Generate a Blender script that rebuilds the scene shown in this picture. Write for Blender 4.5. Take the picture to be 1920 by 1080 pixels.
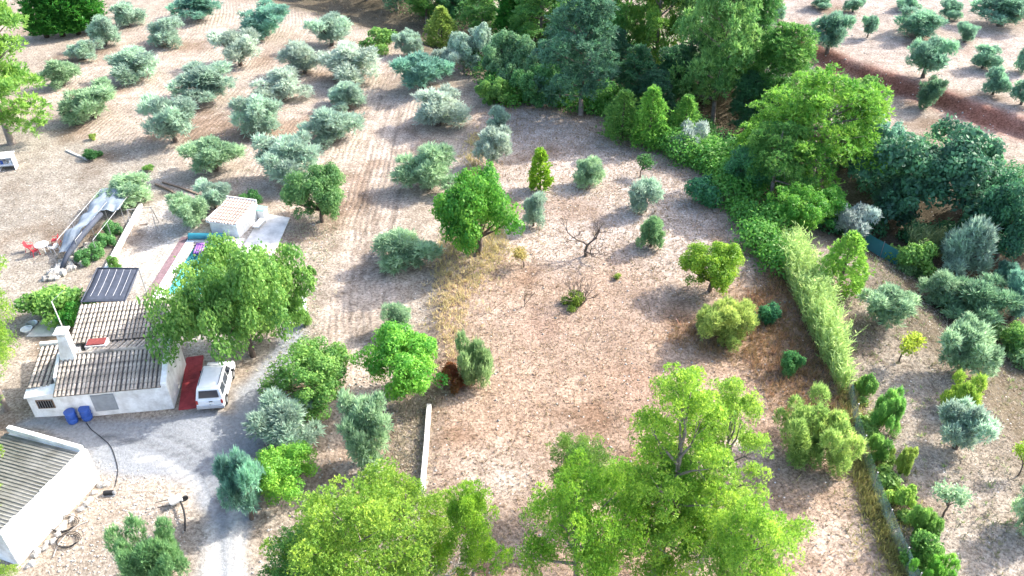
import bpy, bmesh, math, random
import numpy as np
from mathutils import Vector, Matrix

# ---------------------------------------------------------------- camera, sky, sun, exposure
scene = bpy.context.scene
for o in list(bpy.data.objects): bpy.data.objects.remove(o)
COL = scene.collection
FPX, PITCH, CAMH = 1500.0, math.radians(35.8), 37.0
cam_data = bpy.data.cameras.new('camera'); cam = bpy.data.objects.new('camera', cam_data); COL.objects.link(cam)
cam.location = (0, 0, CAMH); cam.rotation_euler = (math.radians(90) - PITCH, 0, 0)
cam_data.sensor_width = 36; cam_data.lens = 36 * FPX / 1920; cam_data.clip_end = 6000; cam_data.clip_start = 0.5
scene.camera = cam
scene.cycles.max_bounces = 6; scene.cycles.diffuse_bounces = 3; scene.cycles.transmission_bounces = 4; scene.cycles.transparent_max_bounces = 6; scene.cycles.glossy_bounces = 2
scene.render.resolution_x, scene.render.resolution_y = 1024, 576
SUN_EL, SUN_ROT = math.radians(36), math.atan2(0.886, 0.46)
world = bpy.data.worlds.new('World'); scene.world = world; world.use_nodes = True
wn = world.node_tree; sky = wn.nodes.new('ShaderNodeTexSky'); sky.sky_type = 'NISHITA'; sky.sun_disc = False
sky.sun_elevation = SUN_EL; sky.sun_rotation = SUN_ROT; sky.altitude = 300; sky.dust_density = 3.5; sky.air_density = 0.9; sky.ozone_density = 0.6
wn.links.new(sky.outputs[0], wn.nodes['Background'].inputs[0]); wn.nodes['Background'].inputs[1].default_value = 0.15
sun_data = bpy.data.lights.new('sun', 'SUN'); sun_data.energy = 2.0; sun_data.angle = math.radians(0.5); sun_data.color = (1, 0.95, 0.86)
sun = bpy.data.objects.new('sun', sun_data); COL.objects.link(sun)
SUNV = Vector((math.sin(SUN_ROT) * math.cos(SUN_EL), math.cos(SUN_ROT) * math.cos(SUN_EL), math.sin(SUN_EL)))
sun.rotation_euler = SUNV.to_track_quat('Z', 'Y').to_euler(); sun.location = SUNV * 100
vs = scene.view_settings; vs.view_transform = 'Standard'; vs.look = 'None'; vs.gamma = 1; vs.exposure = 2.2; vs.use_curve_mapping = False

# ---------------------------------------------------------------- numeric helpers
rng = np.random.default_rng(7); random.seed(7)
def plane_pt(x, y, z=0.0):
    u = (x - 960) / FPX; v = (540 - y) / FPX
    d = (u, math.cos(PITCH) + v * math.sin(PITCH), -math.sin(PITCH) + v * math.cos(PITCH))
    t = (z - CAMH) / d[2]; return np.array((d[0] * t, d[1] * t, z))
def project(X, Y, Z):
    dz = Z - CAMH; w = Y * math.cos(PITCH) - dz * math.sin(PITCH); v = Y * math.sin(PITCH) + dz * math.cos(PITCH)
    return 960 + FPX * X / w, 540 - FPX * v / w, w
def W(pts): return np.array([plane_pt(*p)[:2] for p in pts])
def sstep(a, b, x): t = np.clip((x - a) / (b - a), 0, 1); return t * t * (3 - 2 * t)
_lat = np.random.default_rng(3).random((256, 256))
def vnoise(X, Y):
    xi = np.floor(X).astype(int); yi = np.floor(Y).astype(int); fx = X - xi; fy = Y - yi
    fx = fx * fx * (3 - 2 * fx); fy = fy * fy * (3 - 2 * fy)
    g = lambda i, j: _lat[(xi + i) % 256, (yi + j) % 256]
    return (g(0, 0) * (1 - fx) + g(1, 0) * fx) * (1 - fy) + (g(0, 1) * (1 - fx) + g(1, 1) * fx) * fy
def fbm(X, Y, s, o=4):
    X = np.asarray(X, float); Y = np.asarray(Y, float); r = 0; a = 0.5; f = 1 / s
    for k in range(o): r = r + a * (vnoise(X * f + 17 * k, Y * f + 31 * k) - 0.5) * 2; a *= 0.5; f *= 2.03
    return r
def line_dist(X, Y, pts):        # distance and signed side to a polyline
    best = np.full(np.shape(X), 1e9); sign = np.zeros(np.shape(X))
    for (ax, ay), (bx_, by_) in zip(pts[:-1], pts[1:]):
        dx, dy = bx_ - ax, by_ - ay; L2 = dx * dx + dy * dy
        t = np.clip(((X - ax) * dx + (Y - ay) * dy) / L2, 0, 1)
        ex = X - ax - t * dx; ey = Y - ay - t * dy; d = np.sqrt(ex * ex + ey * ey)
        s = np.sign(dx * (Y - ay) - dy * (X - ax)); m = d < best - 1e-9
        best = np.where(m, d, best); sign = np.where(m, s, sign)
    return best, sign
def poly_in(X, Y, poly, soft=1.0):   # 1 inside, soft edge
    ins = np.zeros(np.shape(X), bool); n = len(poly)
    for i in range(n):
        x1, y1 = poly[i]; x2, y2 = poly[(i + 1) % n]
        c = ((y1 > Y) != (y2 > Y)); xs = (x2 - x1) * (Y - y1) / ((y2 - y1) if y2 != y1 else 1e-9) + x1
        ins ^= c & (X < xs)
    d, _ = line_dist(X, Y, list(poly) + [poly[0]])
    return sstep(-soft, soft, np.where(ins, d, -d))

RAVINE = W([(380, -60), (600, -15), (800, 40), (950, 95), (1120, 125), (1330, 200), (1500, 300), (1650, 390), (1780, 470), (1870, 560), (1990, 680), (2200, 900)])
REDBANK = W([(1470, 95), (1570, 140), (1650, 170), (1740, 200), (1820, 232), (1920, 268), (2050, 300)])
TERRACE = W([(860, 190), (870, 300), (850, 420), (822, 520), (812, 640), (806, 760), (790, 930), (780, 1100)])
def ground_h(X, Y):
    X = np.asarray(X, float); Y = np.asarray(Y, float)
    d, s = line_dist(X, Y, RAVINE)
    far = s > 0                                             # beyond the stream
    z = -2.0 * (1 - sstep(1.5, np.where(far, 10, 8.5), d))
    z = z + np.where(far, 0.05 * np.clip(d - 8, 0, 400), 0) * sstep(-10, 30, X)
    d2, s2 = line_dist(X, Y, REDBANK)
    z = z + 1.3 * sstep(-0.9, 0.9, d2 * s2) * sstep(20, 34, X) * sstep(60, 75, Y)
    d3, s3 = line_dist(X, Y, TERRACE)
    z = z - 0.45 * sstep(-1.2, 1.2, -d3 * s3) * (1 - sstep(8, 16, d3)) * sstep(88, 70, Y) * np.where(s3 < 0, 1, 1)
    z = z + 0.10 * fbm(X, Y, 14, 3) * sstep(5, 40, np.hypot(X + 28, Y - 48))
    return z
def G(x, y):                     # where the sight line through a pixel of the photograph meets the ground
    z = 0.0
    for _ in range(25):
        p = plane_pt(x, y, z); z = 0.5 * z + 0.5 * float(ground_h(p[0], p[1]))
    return Vector((p[0], p[1], float(ground_h(p[0], p[1]))))
def GW(pts): return np.array([G(*p)[:2] for p in pts])

# ---------------------------------------------------------------- materials
def nt(m): m.use_nodes = True; return m.node_tree.nodes, m.node_tree.links
def ramp2(N, L, fac, c0, c1, p0=0.3, p1=0.7):
    r = N.new('ShaderNodeValToRGB'); r.color_ramp.elements[0].position = p0; r.color_ramp.elements[1].position = p1
    r.color_ramp.elements[0].color = (*c0, 1); r.color_ramp.elements[1].color = (*c1, 1); L.new(fac, r.inputs[0]); return r.outputs[0]
def mix(N, L, a, b, fac, blend='MIX'):
    m = N.new('ShaderNodeMix'); m.data_type = 'RGBA'; m.blend_type = blend
    for s, v in ((m.inputs[0], fac), (m.inputs[6], a), (m.inputs[7], b)):
        if hasattr(v, 'links') or hasattr(v, 'is_linked'): L.new(v, s)
        elif isinstance(v, (int, float)): s.default_value = v
        else: s.default_value = (*v, 1)
    return m.outputs[2]
def noise(N, L, vec, scale, detail=5, rough=0.6):
    n = N.new('ShaderNodeTexNoise'); n.inputs['Scale'].default_value = scale; n.inputs['Detail'].default_value = detail; n.inputs['Roughness'].default_value = rough
    L.new(vec, n.inputs['Vector']); return n.outputs[0]
MATS = {}
def mat(name, col, rough=0.7, var=0.25, scale=3.0, dirt=None, bump=0.0, metal=0.0, rand=0.0, spec=0.3, fine=30):
    if name in MATS: return MATS[name]
    m = bpy.data.materials.new(name); N, L = nt(m); b = N['Principled BSDF']
    tc = N.new('ShaderNodeTexCoord').outputs['Object']
    n1 = noise(N, L, tc, scale); n2 = noise(N, L, tc, fine, 3)
    dk = tuple(c * (1 - var) for c in col); lt = tuple(min(1, c * (1 + var * 0.6)) for c in col)
    c = ramp2(N, L, n1, dirt or dk, lt, 0.32, 0.62)
    c = mix(N, L, c, ramp2(N, L, n2, (1 - var * .5,) * 3, (1, 1, 1)), 1.0, 'MULTIPLY')
    if rand:
        oi = N.new('ShaderNodeObjectInfo').outputs['Random']
        c = mix(N, L, c, ramp2(N, L, oi, (1 - rand,) * 3, (1, 1, 1), 0, 1), 1.0, 'MULTIPLY')
    L.new(c, b.inputs['Base Color']); b.inputs['Roughness'].default_value = rough; b.inputs['Metallic'].default_value = metal
    b.inputs['Specular IOR Level'].default_value = spec
    if bump:
        bp = N.new('ShaderNodeBump'); bp.inputs['Strength'].default_value = bump; bp.inputs['Distance'].default_value = 0.03
        L.new(n2, bp.inputs['Height']); L.new(bp.outputs[0], b.inputs['Normal'])
    MATS[name] = m; return m
def leaf_mat(name, trans=0.32, rough=0.5, own=None):
    m = bpy.data.materials.new(name); N, L = nt(m); b = N['Principled BSDF']; out = N['Material Output']
    oi = N.new('ShaderNodeObjectInfo'); at = N.new('ShaderNodeAttribute'); at.attribute_name = 'tone'
    base = oi.outputs['Color']
    if own:
        rgb = N.new('ShaderNodeRGB'); rgb.outputs[0].default_value = (*own, 1); base = rgb.outputs[0]
    hs = N.new('ShaderNodeHueSaturation'); L.new(base, hs.inputs['Color'])
    mr = N.new('ShaderNodeMapRange'); mr.inputs[3].default_value = 0.6; mr.inputs[4].default_value = 1.4; L.new(at.outputs['Fac'], mr.inputs[0]); L.new(mr.outputs[0], hs.inputs['Value'])
    mh = N.new('ShaderNodeMapRange'); mh.inputs[3].default_value = 0.53; mh.inputs[4].default_value = 0.475; L.new(at.outputs['Fac'], mh.inputs[0]); L.new(mh.outputs[0], hs.inputs['Hue'])
    L.new(hs.outputs[0], b.inputs['Base Color']); b.inputs['Roughness'].default_value = rough; b.inputs['Specular IOR Level'].default_value = 0.35
    tr = N.new('ShaderNodeBsdfTranslucent'); L.new(hs.outputs[0], tr.inputs[0])
    ms = N.new('ShaderNodeMixShader'); ms.inputs[0].default_value = trans
    L.new(b.outputs[0], ms.inputs[1]); L.new(tr.outputs[0], ms.inputs[2]); L.new(ms.outputs[0], out.inputs[0]); return m
M_LEAF = leaf_mat('foliage', 0.5); M_NEEDLE = leaf_mat('needles', 0.46); M_OLIVE = leaf_mat('olive_leaves', 0.46, 0.45)
M_BARK = mat('bark', (0.13, 0.10, 0.08), 0.9, 0.4, 6, bump=0.6); M_PBARK = mat('pine_bark', (0.24, 0.20, 0.17), 0.9, 0.4, 5, bump=0.6)
M_GREY = mat('dead_wood', (0.36, 0.33, 0.30), 0.9, 0.3, 5)
M_PLASTER = mat('whitewash', (0.80, 0.80, 0.79), 0.85, 0.16, 1.1, dirt=(0.56, 0.545, 0.52), bump=0.2, fine=9)
M_TILE = mat('roof_tile', (0.44, 0.39, 0.335), 0.9, 0.45, 1.5, dirt=(0.20, 0.175, 0.15), bump=0.3, rand=0.3, fine=9)
M_TILEP = mat('pink_roof_tile', (0.50, 0.385, 0.33), 0.9, 0.25, 4, bump=0.3, rand=0.2, fine=12)
M_DECK = mat('roof_underlay', (0.10, 0.09, 0.085), 0.95, 0.3, 3)
M_FIBRE = mat('fibre_cement', (0.21, 0.21, 0.195), 0.95, 0.4, 0.9, dirt=(0.10, 0.10, 0.08), bump=0.3, rand=0.2, fine=11)
M_CONC = mat('pale_concrete', (0.62, 0.59, 0.55), 0.9, 0.25, 1.2, bump=0.2)
M_GREYPAINT = mat('grey_metal_shutter', (0.30, 0.32, 0.34), 0.55, 0.12, 3)
M_DARK = mat('dark_opening', (0.02, 0.02, 0.022), 0.3, 0.2); M_WOOD = mat('weathered_wood', (0.25, 0.18, 0.13), 0.85, 0.35, 6)
M_BLUE = mat('blue_plastic', (0.03, 0.09, 0.36), 0.4, 0.15, 3, spec=0.5); M_RED = mat('red_floor_tile', (0.34, 0.045, 0.05), 0.75, 0.3, 2.5, fine=18)
M_REDP = mat('red_plastic', (0.55, 0.03, 0.04), 0.4, 0.1, spec=0.5); M_WHITEP = mat('white_plastic', (0.78, 0.78, 0.77), 0.4, 0.06, spec=0.5)
M_VAN = mat('van_white_paint', (0.74, 0.76, 0.78), 0.28, 0.06, 2, spec=0.6); M_GLASS = mat('dark_window_glass', (0.025, 0.035, 0.05), 0.08, 0.1, spec=0.7)
M_RUB = mat('black_rubber', (0.02, 0.02, 0.022), 0.8, 0.2); M_STEEL = mat('galvanised_steel', (0.45, 0.46, 0.47), 0.45, 0.15, metal=0.7)
M_RLIGHT = mat('tail_light_red', (0.35, 0.02, 0.02), 0.2, 0.1, spec=0.6); M_BUMP = mat('bumper_grey', (0.42, 0.43, 0.45), 0.6, 0.1)
M_BRICK = mat('red_brick_top', (0.22, 0.05, 0.045), 0.85, 0.25, 5); M_STONE = mat('limestone', (0.50, 0.47, 0.43), 0.9, 0.35, 2.5, bump=0.4, rand=0.4)
M_TARP = mat('blue_black_shade_cloth', (0.055, 0.065, 0.09), 0.75, 0.25, 3); M_ROPE = mat('pale_batten', (0.45, 0.46, 0.5), 0.6, 0.1)
M_PURP = mat('purple_vinyl', (0.26, 0.12, 0.36), 0.4, 0.2, 4); M_BROWND = mat('brown_deck_board', (0.23, 0.15, 0.16), 0.8, 0.3, 4, rand=0.25); M_TEALC = mat('teal_cover', (0.03, 0.20, 0.26), 0.5, 0.2)
M_DRY = leaf_mat('dry_grass_blades', 0.3, 0.7, None)
def clear_mat(name, col, alpha, rough=0.6, weave=0.0):
    m = bpy.data.materials.new(name); N, L = nt(m); b = N['Principled BSDF']; out = N['Material Output']
    b.inputs['Base Color'].default_value = (*col, 1); b.inputs['Roughness'].default_value = rough
    t = N.new('ShaderNodeBsdfTransparent'); ms = N.new('ShaderNodeMixShader'); L.new(t.outputs[0], ms.inputs[1]); L.new(b.outputs[0], ms.inputs[2])
    tc = N.new('ShaderNodeTexCoord').outputs['Object']; n = noise(N, L, tc, 1.6, 4)
    mr = N.new('ShaderNodeMapRange'); mr.inputs[1].default_value = 0.3; mr.inputs[2].default_value = 0.7; mr.inputs[3].default_value = alpha - weave; mr.inputs[4].default_value = alpha + weave
    L.new(n, mr.inputs[0]); L.new(mr.outputs[0], ms.inputs[0]); L.new(ms.outputs[0], out.inputs[0]); return m
M_NET = clear_mat('grey_shade_net', (0.26, 0.31, 0.36), 0.70, 0.8, 0.16)
M_MESH = clear_mat('green_fence_mesh', (0.36, 0.54, 0.48), 0.28, 0.8, 0.24); M_SCREEN = clear_mat('teal_windbreak', (0.04, 0.22, 0.24), 0.86, 0.8, 0.06)
def water_mat():
    m = bpy.data.materials.new('pool_water'); N, L = nt(m); b = N['Principled BSDF']
    tc = N.new('ShaderNodeTexCoord').outputs['Object']; n = noise(N, L, tc, 5, 3)
    b.inputs['Base Color'].default_value = (0.55, 0.93, 0.97, 1); b.inputs['Roughness'].default_value = 0.03; b.inputs['IOR'].default_value = 1.33; b.inputs['Transmission Weight'].default_value = 1
    bp = N.new('ShaderNodeBump'); bp.inputs['Strength'].default_value = 0.25; bp.inputs['Distance'].default_value = 0.05; L.new(n, bp.inputs['Height']); L.new(bp.outputs[0], b.inputs['Normal']); return m
M_WATER = water_mat(); M_POOLT = mat('pool_tile', (0.40, 0.68, 0.71), 0.4, 0.15, 3)

# ---------------------------------------------------------------- object helpers
def tag(o, label=None, cat=None, group=None, kind=None):
    for k, v in (('label', label), ('category', cat), ('group', group), ('kind', kind)):
        if v: o[k] = v
    return o
def link(name, data, parent=None, loc=None, rz=None):
    o = bpy.data.objects.new(name, data); COL.objects.link(o)
    if parent is not None: o.parent = parent
    if loc is not None: o.location = loc
    if rz is not None: o.rotation_euler = (0, 0, rz)
    return o
def thing(name, label, cat, loc, rz=0.0, group=None):
    o = link(name, None, None, loc, rz); o.empty_display_size = 0.3; return tag(o, label, cat, group)
def np_mesh(name, V, Fq, m, tone=None, smooth=False, extra=None):
    me = bpy.data.meshes.new(name); V = np.asarray(V, np.float32); n = len(Fq); k = Fq.shape[1]
    me.vertices.add(len(V)); me.vertices.foreach_set('co', V.ravel())
    me.loops.add(n * k); me.loops.foreach_set('vertex_index', Fq.ravel().astype(np.int32))
    me.polygons.add(n); me.polygons.foreach_set('loop_start', (np.arange(n) * k).astype(np.int32)); me.polygons.foreach_set('loop_total', np.full(n, k, np.int32))
    if smooth: me.polygons.foreach_set('use_smooth', np.ones(n, bool))
    if tone is not None:
        a = me.attributes.new('tone', 'FLOAT', 'POINT'); a.data.foreach_set('value', np.asarray(tone, np.float32))
    me.update(); me.validate(); me.materials.append(m); return me
class MB:
    def __init__(s): s.v = []; s.f = []
    def add(s, vs, fs): b = len(s.v); s.v += [tuple(v) for v in vs]; s.f += [tuple(i + b for i in f) for f in fs]; return s
    def box(s, c, d, rot=None):
        P = [Vector((x * d[0] / 2, y * d[1] / 2, z * d[2] / 2)) for x in (-1, 1) for y in (-1, 1) for z in (-1, 1)]
        if rot is not None: P = [rot @ p for p in P]
        return s.add([p + Vector(c) for p in P], [(0, 1, 3, 2), (4, 6, 7, 5), (0, 4, 5, 1), (2, 3, 7, 6), (0, 2, 6, 4), (1, 5, 7, 3)])
    def bx(s, x0, x1, y0, y1, z0, z1): return s.box(((x0 + x1) / 2, (y0 + y1) / 2, (z0 + z1) / 2), (x1 - x0, y1 - y0, z1 - z0))
    def tube(s, pts, rad, n=6, cap=True):
        pts = [Vector(p) for p in pts]; rad = [rad] * len(pts) if isinstance(rad, (int, float)) else rad; rings = []
        for i, p in enumerate(pts):
            d = (pts[min(i + 1, len(pts) - 1)] - pts[max(i - 1, 0)]).normalized()
            a = d.orthogonal().normalized() if abs(d.z) > 0.9 else Vector((0, 0, 1)).cross(d).normalized(); b = d.cross(a)
            rings.append([p + (a * math.cos(2 * math.pi * k / n) + b * math.sin(2 * math.pi * k / n)) * rad[i] for k in range(n)])
        vs = [v for r in rings for v in r]; fs = []
        for i in range(len(pts) - 1):
            for k in range(n): fs.append((i * n + k, i * n + (k + 1) % n, (i + 1) * n + (k + 1) % n, (i + 1) * n + k))
        if cap: fs += [tuple(range(n))[::-1], tuple(range((len(pts) - 1) * n, len(pts) * n))]
        return s.add(vs, fs)
    def lathe(s, prof, n=16, c=(0, 0, 0)):
        vs = []; fs = []
        for r, z in prof: vs += [(c[0] + r * math.cos(2 * math.pi * k / n), c[1] + r * math.sin(2 * math.pi * k / n), c[2] + z) for k in range(n)]
        for i in range(len(prof) - 1):
            for k in range(n): fs.append((i * n + k, i * n + (k + 1) % n, (i + 1) * n + (k + 1) % n, (i + 1) * n + k))
        fs += [tuple(range(n))[::-1], tuple(range((len(prof) - 1) * n, len(prof) * n))]
        return s.add(vs, fs)
    def prism(s, poly, d):      # polygon of 3-D points, extruded by vector d
        n = len(poly); P = [Vector(p) for p in poly]; d = Vector(d)
        return s.add(P + [p + d for p in P], [tuple(range(n))[::-1], tuple(range(n, 2 * n))] + [(i, (i + 1) % n, n + (i + 1) % n, n + i) for i in range(n)])
    def mesh(s, name, m, smooth=False, bevel=0):
        me = bpy.data.meshes.new(name); me.from_pydata([tuple(v) for v in s.v], [], s.f)
        bm = bmesh.new(); bm.from_mesh(me); bmesh.ops.recalc_face_normals(bm, faces=bm.faces)
        if bevel: bmesh.ops.bevel(bm, geom=[e for e in bm.edges if len(e.link_faces) == 2 and e.calc_face_angle() > 0.5], offset=bevel, segments=2, profile=0.6, affect='EDGES')
        bm.to_mesh(me); bm.free()
        if smooth: me.polygons.foreach_set('use_smooth', np.ones(len(me.polygons), bool))
        me.materials.append(m); return me
    def build(s, name, m, parent=None, loc=None, rz=None, smooth=False, bevel=0): return link(name, s.mesh(name, m, smooth, bevel), parent, loc, rz)
# ---------------------------------------------------------------- the ground: one sheet, soil zones as a colour attribute
def axis(lo, hi, step, out, grow=1.25):
    a = list(np.arange(lo, hi + 1e-6, step)); s = step; x = hi
    while x < out: s *= grow; x += s; a.append(x)
    s = step; x = lo
    while x > -out: s *= grow; x -= s; a.insert(0, x)
    return np.array(a)
ax = axis(-60, 62, 0.37, 1600); ay = axis(12, 90, 0.37, 1600, 1.10)
GX, GY = np.meshgrid(ax, ay, indexing='ij'); GZ = ground_h(GX, GY)
wx = GX + 1.1 * fbm(GX, GY, 4.0, 3); wy = GY + 1.1 * fbm(GX + 50, GY - 20, 4.0, 3)
Z_FIELD = GW([(822, 1120), (806, 760), (815, 640), (825, 520), (850, 420), (890, 320), (880, 200), (1000, 195), (1110, 215), (1210, 265), (1300, 320), (1370, 380), (1430, 460), (1500, 560), (1590, 740), (1640, 900), (1720, 1120)])
Z_PALE = GW([(850, 500), (900, 330), (890, 215), (1000, 205), (1110, 225), (1290, 330), (1400, 440), (1400, 500), (1250, 520), (1180, 470), (1050, 500), (960, 470)])
Z_BROWN = GW([(1240, 640), (1350, 590), (1470, 500), (1540, 640), (1580, 740), (1600, 860), (1450, 760), (1400, 680)])
Z_GROVE = GW([(110, 240), (90, 180), (230, 60), (380, -20), (640, -15), (760, 110), (700, 250), (640, 330), (560, 380), (420, 350), (300, 290)])
Z_STRIP = GW([(600, 650), (640, 500), (640, 380), (690, 250), (715, 175), (800, 175), (790, 260), (770, 370), (740, 480), (760, 560), (790, 640), (760, 800), (690, 930), (560, 960), (620, 800), (650, 700)])
Z_DRIVE = GW([(40, 800), (70, 785), (200, 778), (330, 770), (420, 778), (470, 700), (520, 640), (560, 560), (590, 600), (560, 680), (510, 760), (480, 850), (465, 940), (450, 1120), (350, 1120), (375, 1000), (350, 925), (280, 890), (200, 885), (170, 840)])
Z_YARD = GW([(-200, 230), (110, 230), (180, 260), (330, 300), (290, 380), (180, 480), (90, 600), (-200, 640)])
Z_POOL = GW([(240, 400), (330, 360), (490, 380), (490, 470), (470, 560), (420, 680), (330, 660), (250, 580), (180, 590), (190, 520)])
Z_RIGHT = GW([(1610, 470), (1720, 500), (1900, 620), (2100, 800), (2100, 1150), (1720, 1120), (1640, 900), (1590, 740), (1550, 560)])
Z_FAR = GW([(1400, -60), (1400, 40), (1480, 95), (1600, 150), (1740, 205), (1930, 270), (2300, 330), (2300, -60)])
def blend(C, zone, col, soft=1.0, amt=1.0):
    m = (poly_in(wx, wy, zone, soft) * amt)[..., None]; return C * (1 - m) + np.array(col) * m
C = np.ones(GX.shape + (3,)) * np.array((0.36, 0.315, 0.265))
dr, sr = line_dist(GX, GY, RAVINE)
C = blend(C, Z_YARD, (0.325, 0.30, 0.262), 1.5)
C = blend(C, Z_FAR, (0.385, 0.335, 0.30), 1.5)
C = blend(C, Z_RIGHT, (0.355, 0.315, 0.27), 1.2)
C = blend(C, Z_GROVE, (0.405, 0.352, 0.305), 1.5)
C = blend(C, Z_STRIP, (0.45, 0.385, 0.33), 0.7)
C = blend(C, Z_FIELD, (0.375, 0.288, 0.228), 0.7)
C = blend(C, Z_PALE, (0.47, 0.415, 0.375), 3.5, 0.9)
C = blend(C, Z_BROWN, (0.27, 0.185, 0.125), 2.5, 0.75)
C = blend(C, Z_POOL, (0.49, 0.465, 0.43), 0.6)
MDR = poly_in(wx, wy, Z_DRIVE, 0.5)
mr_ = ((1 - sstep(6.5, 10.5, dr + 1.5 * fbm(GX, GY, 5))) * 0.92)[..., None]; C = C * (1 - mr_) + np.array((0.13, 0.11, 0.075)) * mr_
d2, s2 = line_dist(GX, GY, REDBANK); mb = (np.exp(-((d2 + 0.8 * fbm(GX, GY, 3, 3)) / 1.5) ** 2) * (GX > 24) * 0.9)[..., None]; C = C * (1 - mb) + np.array((0.27, 0.10, 0.065)) * mb
for (px, py, r_, c_, a_) in ((930, 890, 2.2, (0.55, 0.51, 0.46), .8), (1390, 830, 1.5, (0.55, 0.51, 0.46), .5), (1560, 1000, 1.8, (0.52, 0.48, .43), .6), (900, 600, 2.5, (.46, .38, .32), .6), (1180, 620, 3, (.40, .30, .24), .5), (300, 930, 3.0, (0.50, 0.45, 0.40), .8), (550, 440, 2.5, (.50, .46, .42), .7), (1190, 720, 2.5, (.37, .23, .18), .6), (1010, 610, 2, (.37, .24, .19), .5), (1300, 1000, 4, (.36, .29, .24), .5), (1320, 690, 5, (.33, .235, .155), .55), (1120, 740, 4.5, (.35, .25, .175), .5), (1480, 930, 3, (.33, .23, .15), .6), (960, 800, 3, (.36, .25, .18), .5), (870, 640, 2.5, (.38, .29, .2), .6)):
    g = G(px, py); mm = (np.exp(-(((GX - g.x) ** 2 + (GY - g.y) ** 2) / r_ ** 2)) * a_ * (0.7 + 0.5 * fbm(GX, GY, 1.5)))[..., None]; mm = np.clip(mm, 0, 1); C = C * (1 - mm) + np.array(c_) * mm
pt = sstep(0.05, 0.5, fbm(GX - 40, GY + 8, 5.5, 4)) * (1 - mr_[..., 0])       # straw and brown patches
C = C * (1 - 0.45 * pt[..., None] * np.array((0.75, 0.92, 1.05)))
C *= 0.86 * (1 + 0.24 * fbm(GX, GY, 7, 4) + 0.20 * fbm(GX + 9, GY, 1.3, 3))[..., None]
md_ = MDR[..., None]; C = C * (1 - md_) + np.array((0.255, 0.27, 0.29)) * (1 + .10 * fbm(GX, GY, 2, 3))[..., None] * md_
# pale wheel ruts and a white bare patch in the dry field
for pts, w_ in (([(452, 1120), (447, 1000), (440, 960)], 0.3), ([(392, 1120), (398, 1030), (396, 985)], 0.3), ([(372, 925), (350, 895), (310, 868), (255, 856)], 0.14)):
    dd, _ = line_dist(GX, GY, GW(pts)); mm = (np.exp(-(dd / w_) ** 2) * 0.75)[..., None]; C = C * (1 - mm) + np.array((0.58, 0.55, 0.51)) * mm
for pts in ([(420, 960), (395, 905), (345, 858), (280, 832), (190, 818)], [(437, 950), (412, 890), (372, 845), (310, 815)], [(655, 640), (662, 520), (672, 400), (700, 290), (730, 200)], [(690, 640), (694, 520), (705, 400), (735, 290), (752, 200)], [(716, 640), (722, 520), (735, 420), (760, 330)], [(676, 640), (680, 500), (690, 380)]):
    dd, _ = line_dist(GX, GY, GW(pts)); mm = (np.exp(-(dd / 0.2) ** 2) * np.clip(.6 + .8 * fbm(GX, GY, 2.2, 2), 0, .85))[..., None]; C = C * (1 - mm * .6)
# furrow coordinate: metres across the plough lines
FUR1 = GW([(150, 330), (215, 260), (300, 190), (380, 115), (430, 60), (440, 20), (430, -30)]); FUR2 = GW([(650, 1000), (655, 640), (668, 420), (712, 260), (740, 180), (745, 120)])
dA, sA = line_dist(GX, GY, FUR1); dB, sB = line_dist(GX, GY, FUR2); dD, sD = line_dist(GX, GY, GW([(440, 1120), (430, 960), (395, 880), (310, 835), (200, 815), (60, 805)]))
mG = poly_in(wx, wy, Z_GROVE, 1.5); mS = poly_in(wx, wy, Z_STRIP, 0.7); mD = poly_in(wx, wy, Z_DRIVE, 0.6)
FU = np.where(mS > mG, dB * sB, np.where(mD > 0.3, dD * sD * 0.8, dA * sA)) + 0.12 * fbm(GX, GY, 3, 2) + 0.55 * fbm(GX + 3, GY, 9, 3)
FA = np.maximum(np.maximum(mG * 0.6, mS * 0.8), mD * 0.35) * np.clip(0.55 + 0.9 * fbm(GX, GY, 6, 3), 0.1, 1)
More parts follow.
